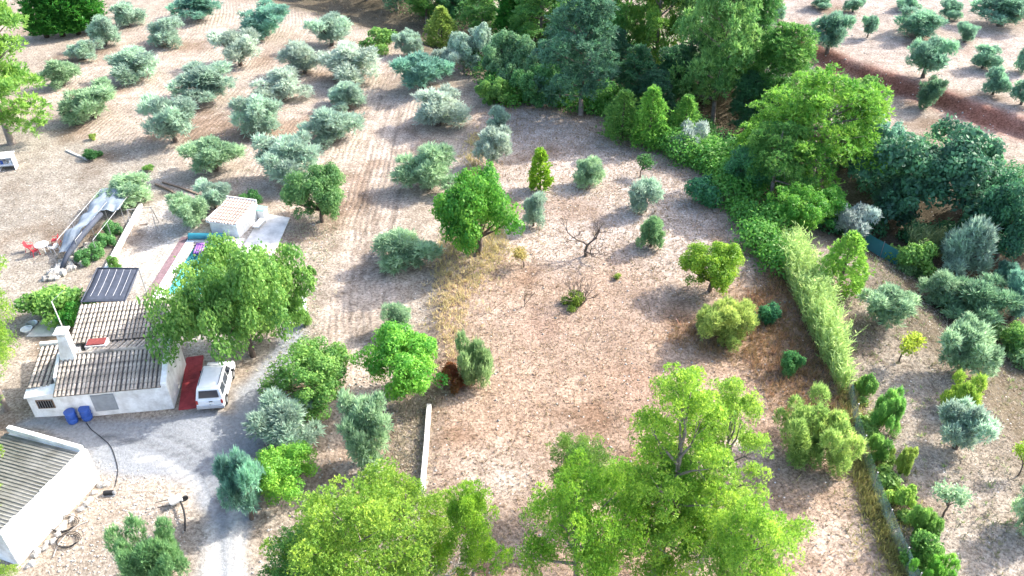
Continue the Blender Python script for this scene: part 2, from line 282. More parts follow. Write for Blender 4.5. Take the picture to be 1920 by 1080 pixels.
# real furrow relief too
nx, ny = GX.shape; idx = np.arange(nx * ny).reshape(nx, ny)
FQ = np.stack([idx[:-1, :-1], idx[1:, :-1], idx[1:, 1:], idx[:-1, 1:]], -1).reshape(-1, 4)
GZ2 = GZ + 0.05 * fbm(GX, GY, 1.1, 2) * (np.abs(GX) < 70) * (1 - mD)
def ground_mat():
    m = bpy.data.materials.new('dry_soil'); N, L = nt(m); b = N['Principled BSDF']; b.inputs['Roughness'].default_value = 0.95; b.inputs['Specular IOR Level'].default_value = 0.1
    a = N.new('ShaderNodeAttribute'); a.attribute_name = 'soil'; fu = N.new('ShaderNodeAttribute'); fu.attribute_name = 'furrow'; fa = N.new('ShaderNodeAttribute'); fa.attribute_name = 'furrow_amount'; dv = N.new('ShaderNodeAttribute'); dv.attribute_name = 'drive'
    tc = N.new('ShaderNodeTexCoord').outputs['Object']
    n1 = noise(N, L, tc, 0.9, 8, 0.7); n2 = noise(N, L, tc, 5.0, 8, 0.75); n3 = noise(N, L, tc, 16, 4, 0.7)
    c0 = a.outputs['Color']; c = mix(N, L, c0, ramp2(N, L, n1, (0.70, 0.66, 0.62), (1.18, 1.18, 1.18), 0.33, 0.66), 1.0, 'MULTIPLY')
    c = mix(N, L, c, ramp2(N, L, n2, (0.42, 0.38, 0.34), (1.30, 1.29, 1.27), 0.36, 0.60), 1.0, 'MULTIPLY')
    c = mix(N, L, c, mix(N, L, c0, ramp2(N, L, n2, (0.8, 0.8, 0.8), (1.12, 1.12, 1.12), .35, .65), 1.0, 'MULTIPLY'), dv.outputs['Fac'])
    vo = N.new('ShaderNodeTexVoronoi'); vo.inputs['Scale'].default_value = 2.3; L.new(tc, vo.inputs['Vector'])   # scattered stones
    st = ramp2(N, L, vo.outputs['Distance'], (1, 1, 1), (0, 0, 0), 0.10, 0.15); wn_ = N.new('ShaderNodeTexWhiteNoise'); L.new(vo.outputs['Position'], wn_.inputs['Vector'])
    sel = ramp2(N, L, wn_.outputs[0], (0, 0, 0), (1, 1, 1), 0.72, 0.78); stm = mix(N, L, mix(N, L, st, sel, 1.0, 'MULTIPLY'), (0, 0, 0), dv.outputs['Fac'])
    c = mix(N, L, c, (0.58, 0.55, 0.51), stm)
    w = N.new('ShaderNodeMath'); w.operation = 'MULTIPLY'; w.inputs[1].default_value = 2 * math.pi / 0.50; L.new(fu.outputs['Fac'], w.inputs[0])
    ad = N.new('ShaderNodeMath'); ad.operation = 'MULTIPLY_ADD'; ad.inputs[1].default_value = 7.0; L.new(n1, ad.inputs[0]); L.new(w.outputs[0], ad.inputs[2])
    sn = N.new('ShaderNodeMath'); sn.operation = 'SINE'; L.new(ad.outputs[0], sn.inputs[0])
    fm = N.new('ShaderNodeMath'); fm.operation = 'MULTIPLY'; L.new(sn.outputs[0], fm.inputs[0]); L.new(fa.outputs['Fac'], fm.inputs[1])
    hh = N.new('ShaderNodeMath'); hh.operation = 'MULTIPLY_ADD'; hh.inputs[1].default_value = 0.5; L.new(fm.outputs[0], hh.inputs[0]); L.new(n2, hh.inputs[2])
    h3 = N.new('ShaderNodeMath'); h3.operation = 'MULTIPLY_ADD'; h3.inputs[1].default_value = 0.4; L.new(n3, h3.inputs[0]); L.new(hh.outputs[0], h3.inputs[2])
    bp = N.new('ShaderNodeBump'); bp.inputs['Strength'].default_value = 0.85; bp.inputs['Distance'].default_value = 0.10; L.new(h3.outputs[0], bp.inputs['Height']); L.new(bp.outputs[0], b.inputs['Normal'])
    L.new(c, b.inputs['Base Color']); return m
# the pool basin is cut out of the sheet
POOL = (-27.35, -23.7, 50.2, 58.1)
keep = ~((GX.ravel()[FQ] > POOL[0] - 0.05).all(1) & (GX.ravel()[FQ] < POOL[1] + 0.05).all(1) & (GY.ravel()[FQ] > POOL[2] - 0.05).all(1) & (GY.ravel()[FQ] < POOL[3] + 0.05).all(1))
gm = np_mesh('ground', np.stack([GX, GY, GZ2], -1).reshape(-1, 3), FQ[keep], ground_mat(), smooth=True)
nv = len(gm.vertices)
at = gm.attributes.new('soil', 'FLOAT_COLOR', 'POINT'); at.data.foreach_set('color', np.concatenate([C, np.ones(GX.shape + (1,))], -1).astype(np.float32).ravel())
for n_, A_ in (('furrow', FU), ('furrow_amount', FA), ('drive', MDR * 0.85)):
    at = gm.attributes.new(n_, 'FLOAT', 'POINT'); at.data.foreach_set('value', A_.astype(np.float32).ravel())
tag(link('ground', gm), kind='structure')
# ---------------------------------------------------------------- foliage builders
def unit(v): return v / np.maximum(np.linalg.norm(v, axis=-1, keepdims=True), 1e-9)
def tufts(r, P, A, L, k, spread, w, off=0):
    n = len(P); d = unit(A[:, None, :] + spread * r.normal(size=(n, k, 3))); l = (L[:, None] * r.uniform(0.7, 1.15, (n, k)))[..., None]
    side = unit(np.cross(d, unit(A)[:, None, :] * 0.3 + np.array((0.35, 0.1, 0.9)) + 0.75 * r.normal(size=(n, k, 3)))) * w; b = P[:, None, :] + 0.15 * l * d * r.uniform(-1, 1, (n, k, 1))
    V = np.stack([b - side * 0.5, b + side * 0.5, b + d * l * 0.55 + side * 0.75, b + d * l, b + d * l * 0.55 - side * 0.75], 2)
    V = V[:, :, [0, 1, 2, 4, 3]]                       # quad body then tip
    V = V.reshape(-1, 5, 3); V = np.stack([V[:, 0], V[:, 2], V[:, 4], V[:, 3]], 1).reshape(-1, 3)   # slim kite
    F_ = np.arange(len(V)).reshape(-1, 4); T = np.repeat(np.clip(r.normal(0.5, 0.2, n) + off, 0, 1), k * 4); return V, F_, T
def leaves(r, P, Nn, size, asp, off=0):
    n = len(P); a = unit(np.cross(Nn, r.normal(size=(n, 3)))); b = np.cross(Nn, a); s = (size * r.uniform(0.45, 1.45, n))[:, None]
    V = np.stack([P - a * s, P - b * s * asp + 0.15 * s * Nn, P + a * s, P + b * s * asp + 0.15 * s * Nn], 1).reshape(-1, 3)
    return V, np.arange(4 * n).reshape(-1, 4), np.repeat(np.clip(r.normal(0.5, 0.2, n) + off, 0, 1), 4)
def sphere_pts(r, n, up=0.0):
    v = unit(r.normal(size=(n, 3)) + np.array((0, 0, up))); return v
def blob_sample(r, blobs, n, up, shell=(0.55, 1.08)):
    B = np.array(blobs); wgt = B[:, 3] ** 2; ib = r.choice(len(B), n, p=wgt / wgt.sum()); d = sphere_pts(r, n, up)
    rad = B[ib, 3] * r.uniform(*shell, n) ** 0.6 * (1 + 0.18 * np.sin(7 * d[:, 0] + 5 * d[:, 1] + ib) * np.sin(6 * d[:, 2] + 3 * d[:, 0]))
    rad = rad * np.where(r.uniform(0, 1, n) < 0.10, r.uniform(1.1, 1.4, n), 1)
    blob_sample.off = r.normal(0, 0.17, len(B))[ib]
    P = B[ib, :3] + d * (rad[:, None] * np.array((1, 1, 0.85))); return P, d
def limbs(blobs, fork, r0, seed, n=6, frac=0.75, top=None):
    q = random.Random(seed); m = MB(); f = Vector((q.uniform(-.1, .1), q.uniform(-.1, .1), fork))
    m.tube([(0, 0, -0.25), (0.02, 0, fork * .1), Vector((f.x * .4 + q.uniform(-.1, .1), f.y * .4, fork * .55)), f], [r0 * 1.35, r0 * 1.05, r0 * .85, r0 * .75], n)
    if top: m.tube([f, (q.uniform(-.2, .2), q.uniform(-.2, .2), (fork + top) / 2), (q.uniform(-.2, .2), q.uniform(-.2, .2), top)], [r0 * .75, r0 * .5, r0 * .15], n)
    for b in blobs:
        if q.random() > frac: continue
        e = Vector(b[:3]); s = f if not top else f.lerp(Vector((0, 0, top)), min(0.9, max(0, (e.z - fork) / max(.1, top - fork) * 0.75)))
        mid = s.lerp(e, 0.5) + Vector((q.uniform(-.15, .15), q.uniform(-.15, .15), q.uniform(-.2, .1))) * e.length * 0.15
        m.tube([s, mid, e], [r0 * .42, r0 * .26, r0 * .08], 5, False)
        for _ in range(2):
            e2 = e + Vector((q.uniform(-1, 1), q.uniform(-1, 1), q.uniform(-.3, 1))) * b[3] * 0.7; m.tube([mid.lerp(e, .4), e2], [r0 * .14, r0 * .04], 4, False)
    return m
def lobed(r, lobes, k, f=(0.30, 0.5), up=0.5):      # break each big lobe into small clumps over its upper dome
    out = []
    for (x, y, z, R) in lobes:
        d = sphere_pts(r, k, up); q = r.uniform(0.55, 0.9, k)[:, None] * R; P = np.array((x, y, z)) + d * q * np.array((1, 1, 0.8))
        out += [(*p, R * r.uniform(*f)) for p in P]
    return out
LIB = {}
def reg(kind, W_, H_, crown, trunk): LIB.setdefault(kind, []).append((W_, H_, crown, trunk))
def crown_size(V): lo = np.percentile(V, 1, axis=0); hi = np.percentile(V, 99, axis=0); return max(hi[0] - lo[0], hi[1] - lo[1]), hi[2]
def make_olive(seed):
    r = np.random.default_rng(seed); nb = r.integers(24, 31); blobs = []
    for i in range(nb):
        a = 2 * math.pi * i / nb + r.uniform(-.5, .5); rr = r.uniform(0.3, 1.45) if i % 3 else r.uniform(0, .5)
        blobs.append((rr * math.cos(a), rr * math.sin(a), r.uniform(0.6, 2.5) - 0.12 * rr, r.uniform(0.28, 0.54)))
    P, d = blob_sample(r, blobs, 2300, 0.35); A = unit(d + np.array((0, 0, 0.9)) + 0.3 * r.normal(size=d.shape))
    V, F_, T = tufts(r, P, A, r.uniform(0.15, 0.46, len(P)), 7, 0.5, 0.036, blob_sample.off)
    P2, d2 = blob_sample(r, blobs, 2200, 0.2, (0.3, 1.0)); V2, F2, T2 = leaves(r, P2, unit(d2 + 0.9 * r.normal(size=d2.shape)), 0.085, 0.45, blob_sample.off)
    F2 = F2 + len(V); V = np.concatenate([V, V2]); F_ = np.concatenate([F_, F2]); T = np.concatenate([T, T2])
    w, h = crown_size(V); reg('olive', w, h, np_mesh('crown', V, F_, M_OLIVE, T), limbs(blobs, 0.7, 0.17, seed).mesh('trunk', M_BARK, True))
def make_broad(seed, kind='broad', dens=1.0, sz=0.13, rbase=2.2, tall=1.0, fork=1.1, lob=(0.2, 0.4)):
    r = np.random.default_rng(seed); blobs = []
    for i in range(26):
        a = r.uniform(0, 6.28); rr = rbase * math.sqrt(r.uniform(0, 1)) * 0.85; z = (1.6 + r.uniform(-.6, 1.6) * tall * (1 - (rr / rbase) ** 2 * .6))
        blobs.append((rr * math.cos(a), rr * math.sin(a), z, r.uniform(*lob) * rbase))
    small = lobed(r, blobs, 6, (0.3, 0.55), 0.3); n = int(6500 * dens); P, d = blob_sample(r, small, n, 0.3, (0.6, 1.1)); V, F_, T = leaves(r, P, unit(d + np.array((0, 0, .4)) + 0.75 * r.normal(size=d.shape)), sz, 0.62, blob_sample.off)
    w, h = crown_size(V); reg(kind, w, h, np_mesh('crown', V, F_, M_LEAF, T), limbs(blobs, fork, 0.16, seed).mesh('trunk', M_BARK, True))
def make_pine(seed, kind='pine', R=3.2, H=8.5, z0=3.5, nb=22, ntuft=5200, Lt=0.33, k=9, w=0.035, conic=0.3, sp=0.6):
    r = np.random.default_rng(seed); blobs = []
    for i in range(nb):
        t = ((i + .5) / nb) ** 0.85; z = z0 + (H - z0 - 0.22 * R) * t; a = i * 2.4 + r.uniform(-.5, .5); env = R * math.sqrt(max(0.05, 1 - ((t - 0.3) / (0.74 if t > .3 else .9)) ** 2)) * (1 - conic * t)
        rr = env * r.uniform(0.35, 0.80) * (1 if i < nb - 1 else 0.2); br = r.uniform(0.30, 0.46) * R * (1 - 0.4 * conic * t)
        blobs.append((rr * math.cos(a), rr * math.sin(a), z - br * .4, br))
    small = lobed(r, blobs, 11, (0.26, 0.42), 0.75); P, d = blob_sample(r, small, ntuft, 0.6, (0.55, 1.08)); A = unit(d * 0.9 + np.array((0, 0, 0.75)))
    V, F_, T = tufts(r, P, A, r.uniform(0.75, 1.25, ntuft) * Lt, k, sp, w, blob_sample.off)
    wd, h = crown_size(V); reg(kind, wd, h, np_mesh('crown', V, F_, M_NEEDLE, T), limbs(blobs, z0 * 0.75, 0.06 * R, seed, 8, 0.9, top=H - 1.0).mesh('trunk', M_PBARK, True))
def make_shrub(seed, kind='shrub', sprig=False, n=4200, sz=0.075):
    r = np.random.default_rng(seed); blobs = [(r.uniform(-.75, .75), r.uniform(-.75, .75), r.uniform(0.25, 1.15), r.uniform(.25, .5)) for _ in range(14)]
    P, d = blob_sample(r, blobs, n, 0.4)
    P[:, 2] = np.abs(P[:, 2]) + 0.02
    if sprig: V, F_, T = tufts(r, P, unit(d * .6 + np.array((0, 0, 1.1))), r.uniform(.10, .28, len(P)), 6, 0.5, 0.022, blob_sample.off)
    else: V, F_, T = leaves(r, P, unit(d + .8 * r.normal(size=d.shape)), sz, 0.6, blob_sample.off)
    w, h = crown_size(V); reg(kind, w, h, np_mesh('crown', V, F_, M_LEAF, T), limbs(blobs, 0.25, 0.05, seed, 5).mesh('trunk', M_BARK, True))
def make_cone(seed, kind, R, H, n, up=1.4, fat=1.0):        # narrow upright conifer or sapling
    r = np.random.default_rng(seed); t = r.uniform(0, 1, n) ** 1.25; a = r.uniform(0, 6.28, n); env = R * (np.sin(np.pi * np.clip(0.12 + 0.88 * (1 - t), 0, 1) ** fat * 0.62)) * (1 + 0.22 * np.sin(5 * a + 11 * t) + .12 * r.normal(size=n))
    rr = env * r.uniform(0.55, 1.0, n); P = np.stack([rr * np.cos(a), rr * np.sin(a), 0.08 * H + t * H * 0.92], -1); d = np.stack([np.cos(a), np.sin(a), 0 * a], -1)
    V, F_, T = tufts(r, P, unit(d + np.array((0, 0, up))), r.uniform(.7, 1.2, n) * 0.12 * H ** .5, 7, 0.4, 0.05)
    m = MB(); m.tube([(0, 0, -.2), (0.02, .01, H * .5), (0, 0, H * .93)], [0.035 * H ** .8, 0.025 * H ** .8, 0.01], 6)
    w, h = crown_size(V); reg(kind, w, h, np_mesh('crown', V, F_, M_NEEDLE, T), m.mesh('trunk', M_BARK, True))
def make_bare(seed, kind, H=3.6, stems=1, levels=4, spread=0.65, r0=0.12, leafy=0, m_=None):
    q = random.Random(seed); m = MB(); tips = []
    def grow(p, d, l, r_, lv):
        mid = p + d * l * .5 + Vector((q.uniform(-1, 1), q.uniform(-1, 1), q.uniform(-.4, .6))) * l * .09; e = p + d * l
        m.tube([p, mid, e], [r_, r_ * .82, r_ * .62], 5 if lv > 1 else 3, False)
        if lv == 0: tips.append(e); return
        for i in range(q.choice((2, 3, 3)) if lv > 1 else 3):
            d2 = (d + Vector((q.gauss(0, spread), q.gauss(0, spread), q.gauss(0.12, spread * .6)))).normalized(); grow(e if q.random() < .75 else mid, d2, l * q.uniform(.6, .85), r_ * .6, lv - 1)
    for s in range(stems):
        a = 6.28 * s / max(1, stems); d = Vector((0.0, 0.0, 1)) if stems == 1 else Vector((math.cos(a) * .45, math.sin(a) * .45, 1)).normalized()
        grow(Vector((0, 0, -.15)), d, H * .33, r0, levels)
    me = m.mesh('trunk', m_ or M_BARK, True); z = np.array([v.co for v in me.vertices]); w = max(np.ptp(z[:, 0]), np.ptp(z[:, 1])); crown = None
    if leafy:
        r = np.random.default_rng(seed); T_ = np.array([list(t) for t in tips]); i = r.integers(0, len(T_), leafy); P = T_[i] + r.normal(size=(leafy, 3)) * .16
        V, F_, T = leaves(r, P, unit(r.normal(size=(leafy, 3))), 0.09, .6); crown = np_mesh('crown', V, F_, M_LEAF, T)
    reg(kind, w, z[:, 2].max(), crown, me)
for s in range(6): make_olive(100 + s)
for s in range(2): make_broad(220 + s, 'round', 4.2, 0.06, 1.9, 0.9, 0.7, (0.32, 0.5))
for s in range(2): make_broad(240 + s, 'oak', 5.0, 0.095, 3.2, 1.5, 1.2)
make_broad(260, 'wide', 10.0, 0.07, 4.0, 1.0, 1.7)
for s in range(3): make_pine(300 + s, 'pine', 3.0, 9.5, 1.7, 20, 5800, 0.25, 7, 0.04, sp=.75)
make_pine(330, 'stone_pine', 4.2, 9.0, 3.2, 19, 8000, 0.22, 8, 0.04, conic=0.05, sp=.8)
for s in range(3): make_pine(360 + s, 'near_pine', 3.0, 7.5, 2.4, 15, 14500, 0.094, 5, 0.025, conic=0.12, sp=0.8)
for s in range(2): make_pine(380 + s, 'tall_pine', 2.7, 11.5, 2.6, 20, 13500, 0.102, 5, 0.027, conic=0.25, sp=0.8)
for s in range(3): make_shrub(400 + s)
for s in range(2): make_shrub(420 + s, 'sprig', True, 2600)
def make_bush(seed):
    r = np.random.default_rng(seed); blobs = [(r.normal(0, .95), r.normal(0, .95), r.uniform(0.3, 1.9), r.uniform(.3, .6)) for _ in range(34)]
    P, d = blob_sample(r, blobs, 6500, 0.4); P[:, 2] = np.abs(P[:, 2]) + .03; V, F_, T = tufts(r, P, unit(d * .8 + np.array((0, 0, .9))), r.uniform(.10, .34, len(P)), 6, 0.55, 0.026, blob_sample.off)
    w, h = crown_size(V); reg('bush', w, h, np_mesh('crown', V, F_, M_LEAF, T), limbs(blobs, 0.3, 0.06, seed, 5).mesh('trunk', M_BARK, True))
for s in range(2): make_bush(440 + s)
make_cone(500, 'cypress', 0.9, 7, 1900, 2.2, 1.0); make_cone(501, 'sapling', 0.55, 2.6, 620, 1.0, 1.0); make_cone(502, 'poplar', 1.5, 6, 1900, 1.3, 1.3)
for s in range(2): make_cone(510 + s, 'young_pine', 1.3, 4.2, 1300, 0.8, 1.1)
make_bare(600, 'bare_tree', 4.0, 1, 5, .55, .13); make_bare(601, 'bare_shrub', 2.2, 7, 3, .38, .035, 0); make_bare(602, 'twig', 1.8, 1, 3, .4, .04); make_bare(603, 'sparse', 2.6, 1, 4, .5, .08, 900)
make_bare(604, 'snag', 5.0, 3, 5, .6, .15, 0, M_GREY)
NAMES = dict(olive=('olive_tree', 'olive tree'), broad=('broadleaf_tree', 'tree'), round=('broadleaf_tree', 'tree'), oak=('evergreen_oak', 'oak tree'), wide=('shade_tree', 'tree'), pine=('pine_tree', 'pine tree'),
             stone_pine=('pine_tree', 'pine tree'), near_pine=('pine_tree', 'pine tree'), tall_pine=('pine_tree', 'pine tree'), shrub=('shrub', 'shrub'), sprig=('shrub', 'shrub'), bush=('bush', 'bush'), cypress=('cypress_tree', 'cypress tree'), sapling=('sapling', 'sapling'), poplar=('poplar_tree', 'tree'),
             young_pine=('young_pine_tree', 'pine tree'), bare_tree=('bare_tree', 'tree'), bare_shrub=('bare_shrub', 'shrub'), twig=('bare_sapling', 'sapling'), sparse=('sparse_tree', 'tree'), snag=('dead_tree', 'tree'))
_cnt = {}
def plant(kind, cx, by, w, h, col, label, group=None, var=None, base=None):
    """stand a plant on the ground where the photo shows its foot; w, h are its extent there in photo pixels"""
    f_ = {'olive': 0.90, 'shrub': 0.92, 'sprig': 0.92}.get(kind, 1.0); by -= h * (1 - f_) * 0.15; w *= f_; h *= f_
    g = G(cx, by) if base is None else Vector(base)
    sc = project(g.x, g.y, g.z)[2] / FPX; lo, hi = 0.0, 30.0        # height whose top reaches pixel row by - h
    for _ in range(40):
        m_ = (lo + hi) / 2
        if project(g.x, g.y, g.z + m_)[1] > by - h: lo = m_
        else: hi = m_
    Ht = lo; depth = project(g.x, g.y, g.z + Ht * .6)[2]; Wd = w * depth / FPX
    dep = math.atan2(CAMH - g.z - Ht / 2, math.hypot(g.x, g.y)); full = Ht * math.cos(dep); lo, hi = 0.3, Ht      # allow for the crown's own depth seen from above
    for _ in range(30):
        m_ = (lo + hi) / 2; e = 0.6 * m_ * math.cos(dep) + math.hypot(0.4 * m_ * math.cos(dep), Wd / 2 * math.sin(dep) * 0.9)
        if e < full: lo = m_
        else: hi = m_
    Ht = max(lo, 0.45 * Ht)
    i = _cnt.get(kind, 0); _cnt[kind] = i + 1; Wn, Hn, crown, trunk = LIB[kind][(i if var is None else var) % len(LIB[kind])]
    nm, cat = NAMES[kind]; t = thing(nm, label, cat, g, random.uniform(0, 6.28), group)
    s, sz = Wd / Wn, Ht / Hn; t.scale = (s, s, sz)
    if trunk: link('trunk', trunk, t)
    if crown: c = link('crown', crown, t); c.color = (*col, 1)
    return t
# ---------------------------------------------------------------- farmhouse
HO = Vector((-22.08, 37.83, 0)); HR = math.radians(8)
def tile_course(length, tl=0.42, r=0.105, n=6):          # one run of barrel cover tiles, down the slope along -y from the origin
    vs = []; fs = []; k = max(1, int(round(length / tl))); tl = length / k
    for i in range(k):
        for (y, rr, zz) in ((-i * tl, r * .80, 0.0), (-(i + 1) * tl - 0.02, r * 1.06, 0.028)):
            b = len(vs); vs += [(rr * math.cos(math.pi * j / n), y, zz + rr * 0.85 * math.sin(math.pi * j / n)) for j in range(n + 1)]
        b = len(vs) - 2 * (n + 1); fs += [(b + j, b + j + 1, b + n + 2 + j, b + n + 1 + j) for j in range(n)]; fs.append(tuple(b + n + 1 + j for j in range(n + 1)))
    m = MB(); m.add(vs, fs); return m
def tiled_slope(parent, name, x0, x1, ytop, ztop, ybot, zbot, m, pitch=0.265, deck=M_DECK, r=0.105):
    """a sloping roof plane: deck slab plus one part for each run of tiles; ybot may lie either side of ytop"""
    th = 0.10; d = MB(); d.prism([(x0, ytop, ztop - th), (x1, ytop, ztop - th), (x1, ybot, zbot - th), (x0, ybot, zbot - th)], (0, 0, th)); roof = d.build(name, deck, parent)
    L_ = math.hypot(ytop - ybot, ztop - zbot); me = tile_course(L_ + 0.06, r=r).mesh('tile_course', m, False); ang = math.atan2(ztop - zbot, abs(ytop - ybot)); n = int((x1 - x0) / pitch); p = (x1 - x0) / n
    for i in range(n):
        o = link('tile_course', me, roof); rot = Matrix.Rotation(ang, 4, 'X')
        if ybot > ytop: rot = Matrix.Rotation(math.pi, 4, 'Z') @ rot
        o.matrix_local = Matrix.Translation((x0 + p * (i + .5) + random.uniform(-.01, .01), ytop, ztop + 0.005 + random.uniform(-.012, .02))) @ rot @ Matrix.Rotation(random.uniform(-.013, .013), 4, 'Z')
    return roof
house = thing('farmhouse', 'whitewashed farmhouse with old barrel tile roofs and a tall white chimney', 'house', HO, HR)
w = MB()
w.prism([(-6.6, 0, -.3), (0, 0, -.3), (0, 0, 2.22), (-6.6, 0, 2.22)], (0, 0.35, 0))                                   # front wall
for x in (-6.6, -0.3): w.prism([(x, 0.35, -.3), (x, 4.3, -.3), (x, 4.3, 2.45), (x, 2.4, 3.2), (x, 0.35, 2.30)], (0.3, 0, 0))
w.prism([(0.0, 0.0, 2.22), (0.0, .35, 2.22), (0, .35, 2.3), (0, 0, 2.26)], (-0.3, 0, 0)); w.build('wall', M_PLASTER, house, bevel=0.03)
tiled_slope(house, 'roof', -6.75, -0.27, 2.4, 3.3, -0.28, 2.24, M_TILE)
tiled_slope(house, 'back_roof', -5.3, -0.27, 2.45, 3.29, 4.25, 2.58, M_TILE)
v = MB(); v.prism([(-0.27, -0.25, 2.22), (-0.27, 2.4, 3.22), (-0.27, 4.4, 2.5), (-0.27, 4.4, 2.72), (-0.27, 2.4, 3.47), (-0.27, -0.25, 2.42)], (0.36, 0, 0)); v.build('verge', M_PLASTER, house, bevel=0.03)
rc = MB(); n = 16
for i in range(n):
    x = -6.7 + 6.4 * i / n; rc.tube([(x, 2.42, 3.36 + .012 * (i % 2)), (x + 6.4 / n + .05, 2.42, 3.35 + .012 * (i % 2))], [0.115, 0.13], 8)
rc.build('ridge_tile', M_TILE, house)
# rear block with its own slope falling towards the valley
w = MB(); w.bx(-6.9, -6.62, 4.35, 7.6, -.3, 2.6); w.bx(-1.5, -1.2, 4.35, 7.6, -.3, 2.6); w.bx(-6.62, -1.5, 7.3, 7.6, -.3, 3.0); w.build('rear_wall', M_PLASTER, house, bevel=0.03)
tiled_slope(house, 'rear_roof', -7.0, -1.1, 7.7, 3.45, 4.42, 2.70, M_TILE)
# left wing
w = MB(); w.prism([(-8.75, 0.42, -.3), (-6.63, 0.28, -.3), (-6.63, 0.28, 1.95), (-8.75, 0.42, 1.65)], (0.02, 0.3, 0)); w.prism([(-8.75, .72, -.3), (-8.75, 4.2, -.3), (-8.75, 4.2, 2.5), (-8.75, .72, 1.7)], (.28, 0, 0))
w.prism([(-8.47, 4.2, -.3), (-6.9, 4.2, -.3), (-6.9, 4.2, 2.55), (-8.47, 4.2, 2.5)], (0, -.3, 0)); w.build('wing_wall', M_PLASTER, house, bevel=0.03)
lg = MB(); lg.prism([(-8.85, .35, 1.66), (-6.75, .2, 1.98), (-6.75, 1.0, 2.16), (-8.85, 1.0, 1.84)], (0, 0, 0.09)); lg.build('ledge', M_PLASTER, house, bevel=0.02)
tiled_slope(house, 'wing_roof', -8.75, -6.95, 4.3, 2.72, 1.0, 2.06, M_TILE, 0.30)
pp = MB(); pp.prism([(-6.95, .9, 2.0), (-6.95, 4.3, 2.6), (-6.95, 4.3, 2.95), (-6.95, 2.4, 3.42), (-6.95, .9, 2.75)], (0.2, 0, 0)); pp.bx(-8.8, -6.95, 4.3, 4.55, 2.3, 2.95); pp.build('parapet', M_PLASTER, house, bevel=0.03)
win = MB(); win.box((-7.72, .335, 1.13), (0.98, 0.05, 0.62), Matrix.Rotation(-.066, 3, 'Z')); wo = win.build('window', M_DARK, house)
fr = MB(); R_ = Matrix.Rotation(-.066, 3, 'Z')
for dz in (-.33, .33): fr.box((-7.72, .32, 1.13 + dz), (1.06, .07, .05), R_)
for dx in (-.5, .5): fr.box((-7.72 + dx, .32 - dx * .066, 1.13), (.05, .068, .62), R_)
fr.build('window_frame', M_WOOD, wo)
for i in range(6): b = MB(); b.tube([(-8.10 + i * .155, .29 + .0257 - i * .0102, .82), (-8.10 + i * .155, .29 + .0257 - i * .0102, 1.44)], .012, 6); b.build('bar', M_STEEL, wo)
door = MB(); door.bx(-4.75, -3.35, -0.045, 0.02, 0.42, 1.78); do = door.build('shutter_door', M_GREYPAINT, house); do['label'] = 'grey sheet metal shutter in the white front wall'
for i in range(6): s_ = MB(); s_.bx(-4.72, -3.38, -0.06, -0.046, 0.46 + i * .22, 0.65 + i * .22); s_.build('slat', M_GREYPAINT, do)
ch = MB(); ch.prism([(-6.75, 2.0, 2.9), (-5.75, 2.0, 2.9), (-5.8, 2.08, 5.0), (-6.35, 2.08, 5.0)], (0, .62, 0)); co = ch.build('chimney', M_PLASTER, house, bevel=0.04)
cp = MB(); cp.bx(-6.48, -5.68, 1.98, 2.8, 5.22, 5.32); [cp.bx(x, x + .1, y, y + .1, 4.98, 5.23) for x in (-6.36, -5.92) for y in (2.1, 2.56)]; cp.build('chimney_cap', M_PLASTER, co, bevel=0.015)
bx_ = MB(); bx_.bx(-5.6, -4.3, 3.35, 4.15, 2.5, 3.12); bo = bx_.build('roof_box', M_PLASTER, house, bevel=0.02); t_ = MB(); t_.bx(-5.52, -4.38, 3.43, 4.07, 3.10, 3.20); t_.build('red_top', M_BRICK, bo)
# red tiled porch slab along the gable end
porch = thing('porch_slab', 'dark red tiled porch strip between the farmhouse gable and the white van', 'porch', HO + Vector((0.35, -0.2, 0)), math.radians(13))
p_ = MB(); p_.bx(0, 1.15, 0, 5.3, -.1, .11); p_.build('slab', M_RED, porch, bevel=0.02)
for i in range(3):
    for j in range(13): t_ = MB(); t_.bx(.02 + i * .375, .38 + i * .375, .02 + j * .407, .415 + j * .407, .112, .122); t_.build('floor_tile', M_RED, porch)
pl = MB(); pl.prism([(0, 0, 0), (.42, .1, 0), (.5, .9, 0), (.1, 1.0, 0)], (0, 0, .09)); tag(pl.build('paving_slab', M_CONC, None, G(366, 692), .3, bevel=.02), 'broken pale slab lying at the head of the red porch strip', 'slab')
# ---------------------------------------------------------------- long white shed in the near corner
A = Vector((-24.41, 31.87, 0)); B = Vector((-26.01, 26.89, 0)); B = A + (B - A).normalized() * 6.2; dirx = (B - A).normalized(); ang = math.atan2(dirx.y, dirx.x)
shed = thing('long_shed', 'long white shed with lichen grey corrugated roof at the lower left corner', 'shed', A, ang)
LS = (B - A).length; DS = -5.6      # local x runs along the lit wall, local -y runs away behind it
w = MB(); w.bx(0, LS, -.28, 0, -.4, 2.5); w.prism([(0, -.28, -.4), (0, DS, -.4), (0, DS, 2.3), (0, -.28, 2.5)], (.28, 0, 0)); w.prism([(LS, -.28, -.4), (LS, DS, -.4), (LS, DS, 2.3), (LS, -.28, 2.5)], (-.28, 0, 0)); w.bx(.28, LS - .28, DS, DS + .28, -.4, 2.2); w.build('wall', M_PLASTER, shed, bevel=.03)
cop = MB(); q = random.Random(5)
for i in range(15): cop.box((LS * (i + .5) / 15, -.13 + q.uniform(-.03, .03), 2.53 + q.uniform(-.02, .03)), (LS / 15 * .96, .34, .12), Matrix.Rotation(q.uniform(-.08, .08), 3, 'Z'))
cop.build('coping', M_PLASTER, shed, bevel=.03)
pb = MB(); pb.bx(-.05, .22, DS, -.3, 2.42, 2.78); pb.build('end_parapet', M_PLASTER, shed, bevel=.03)
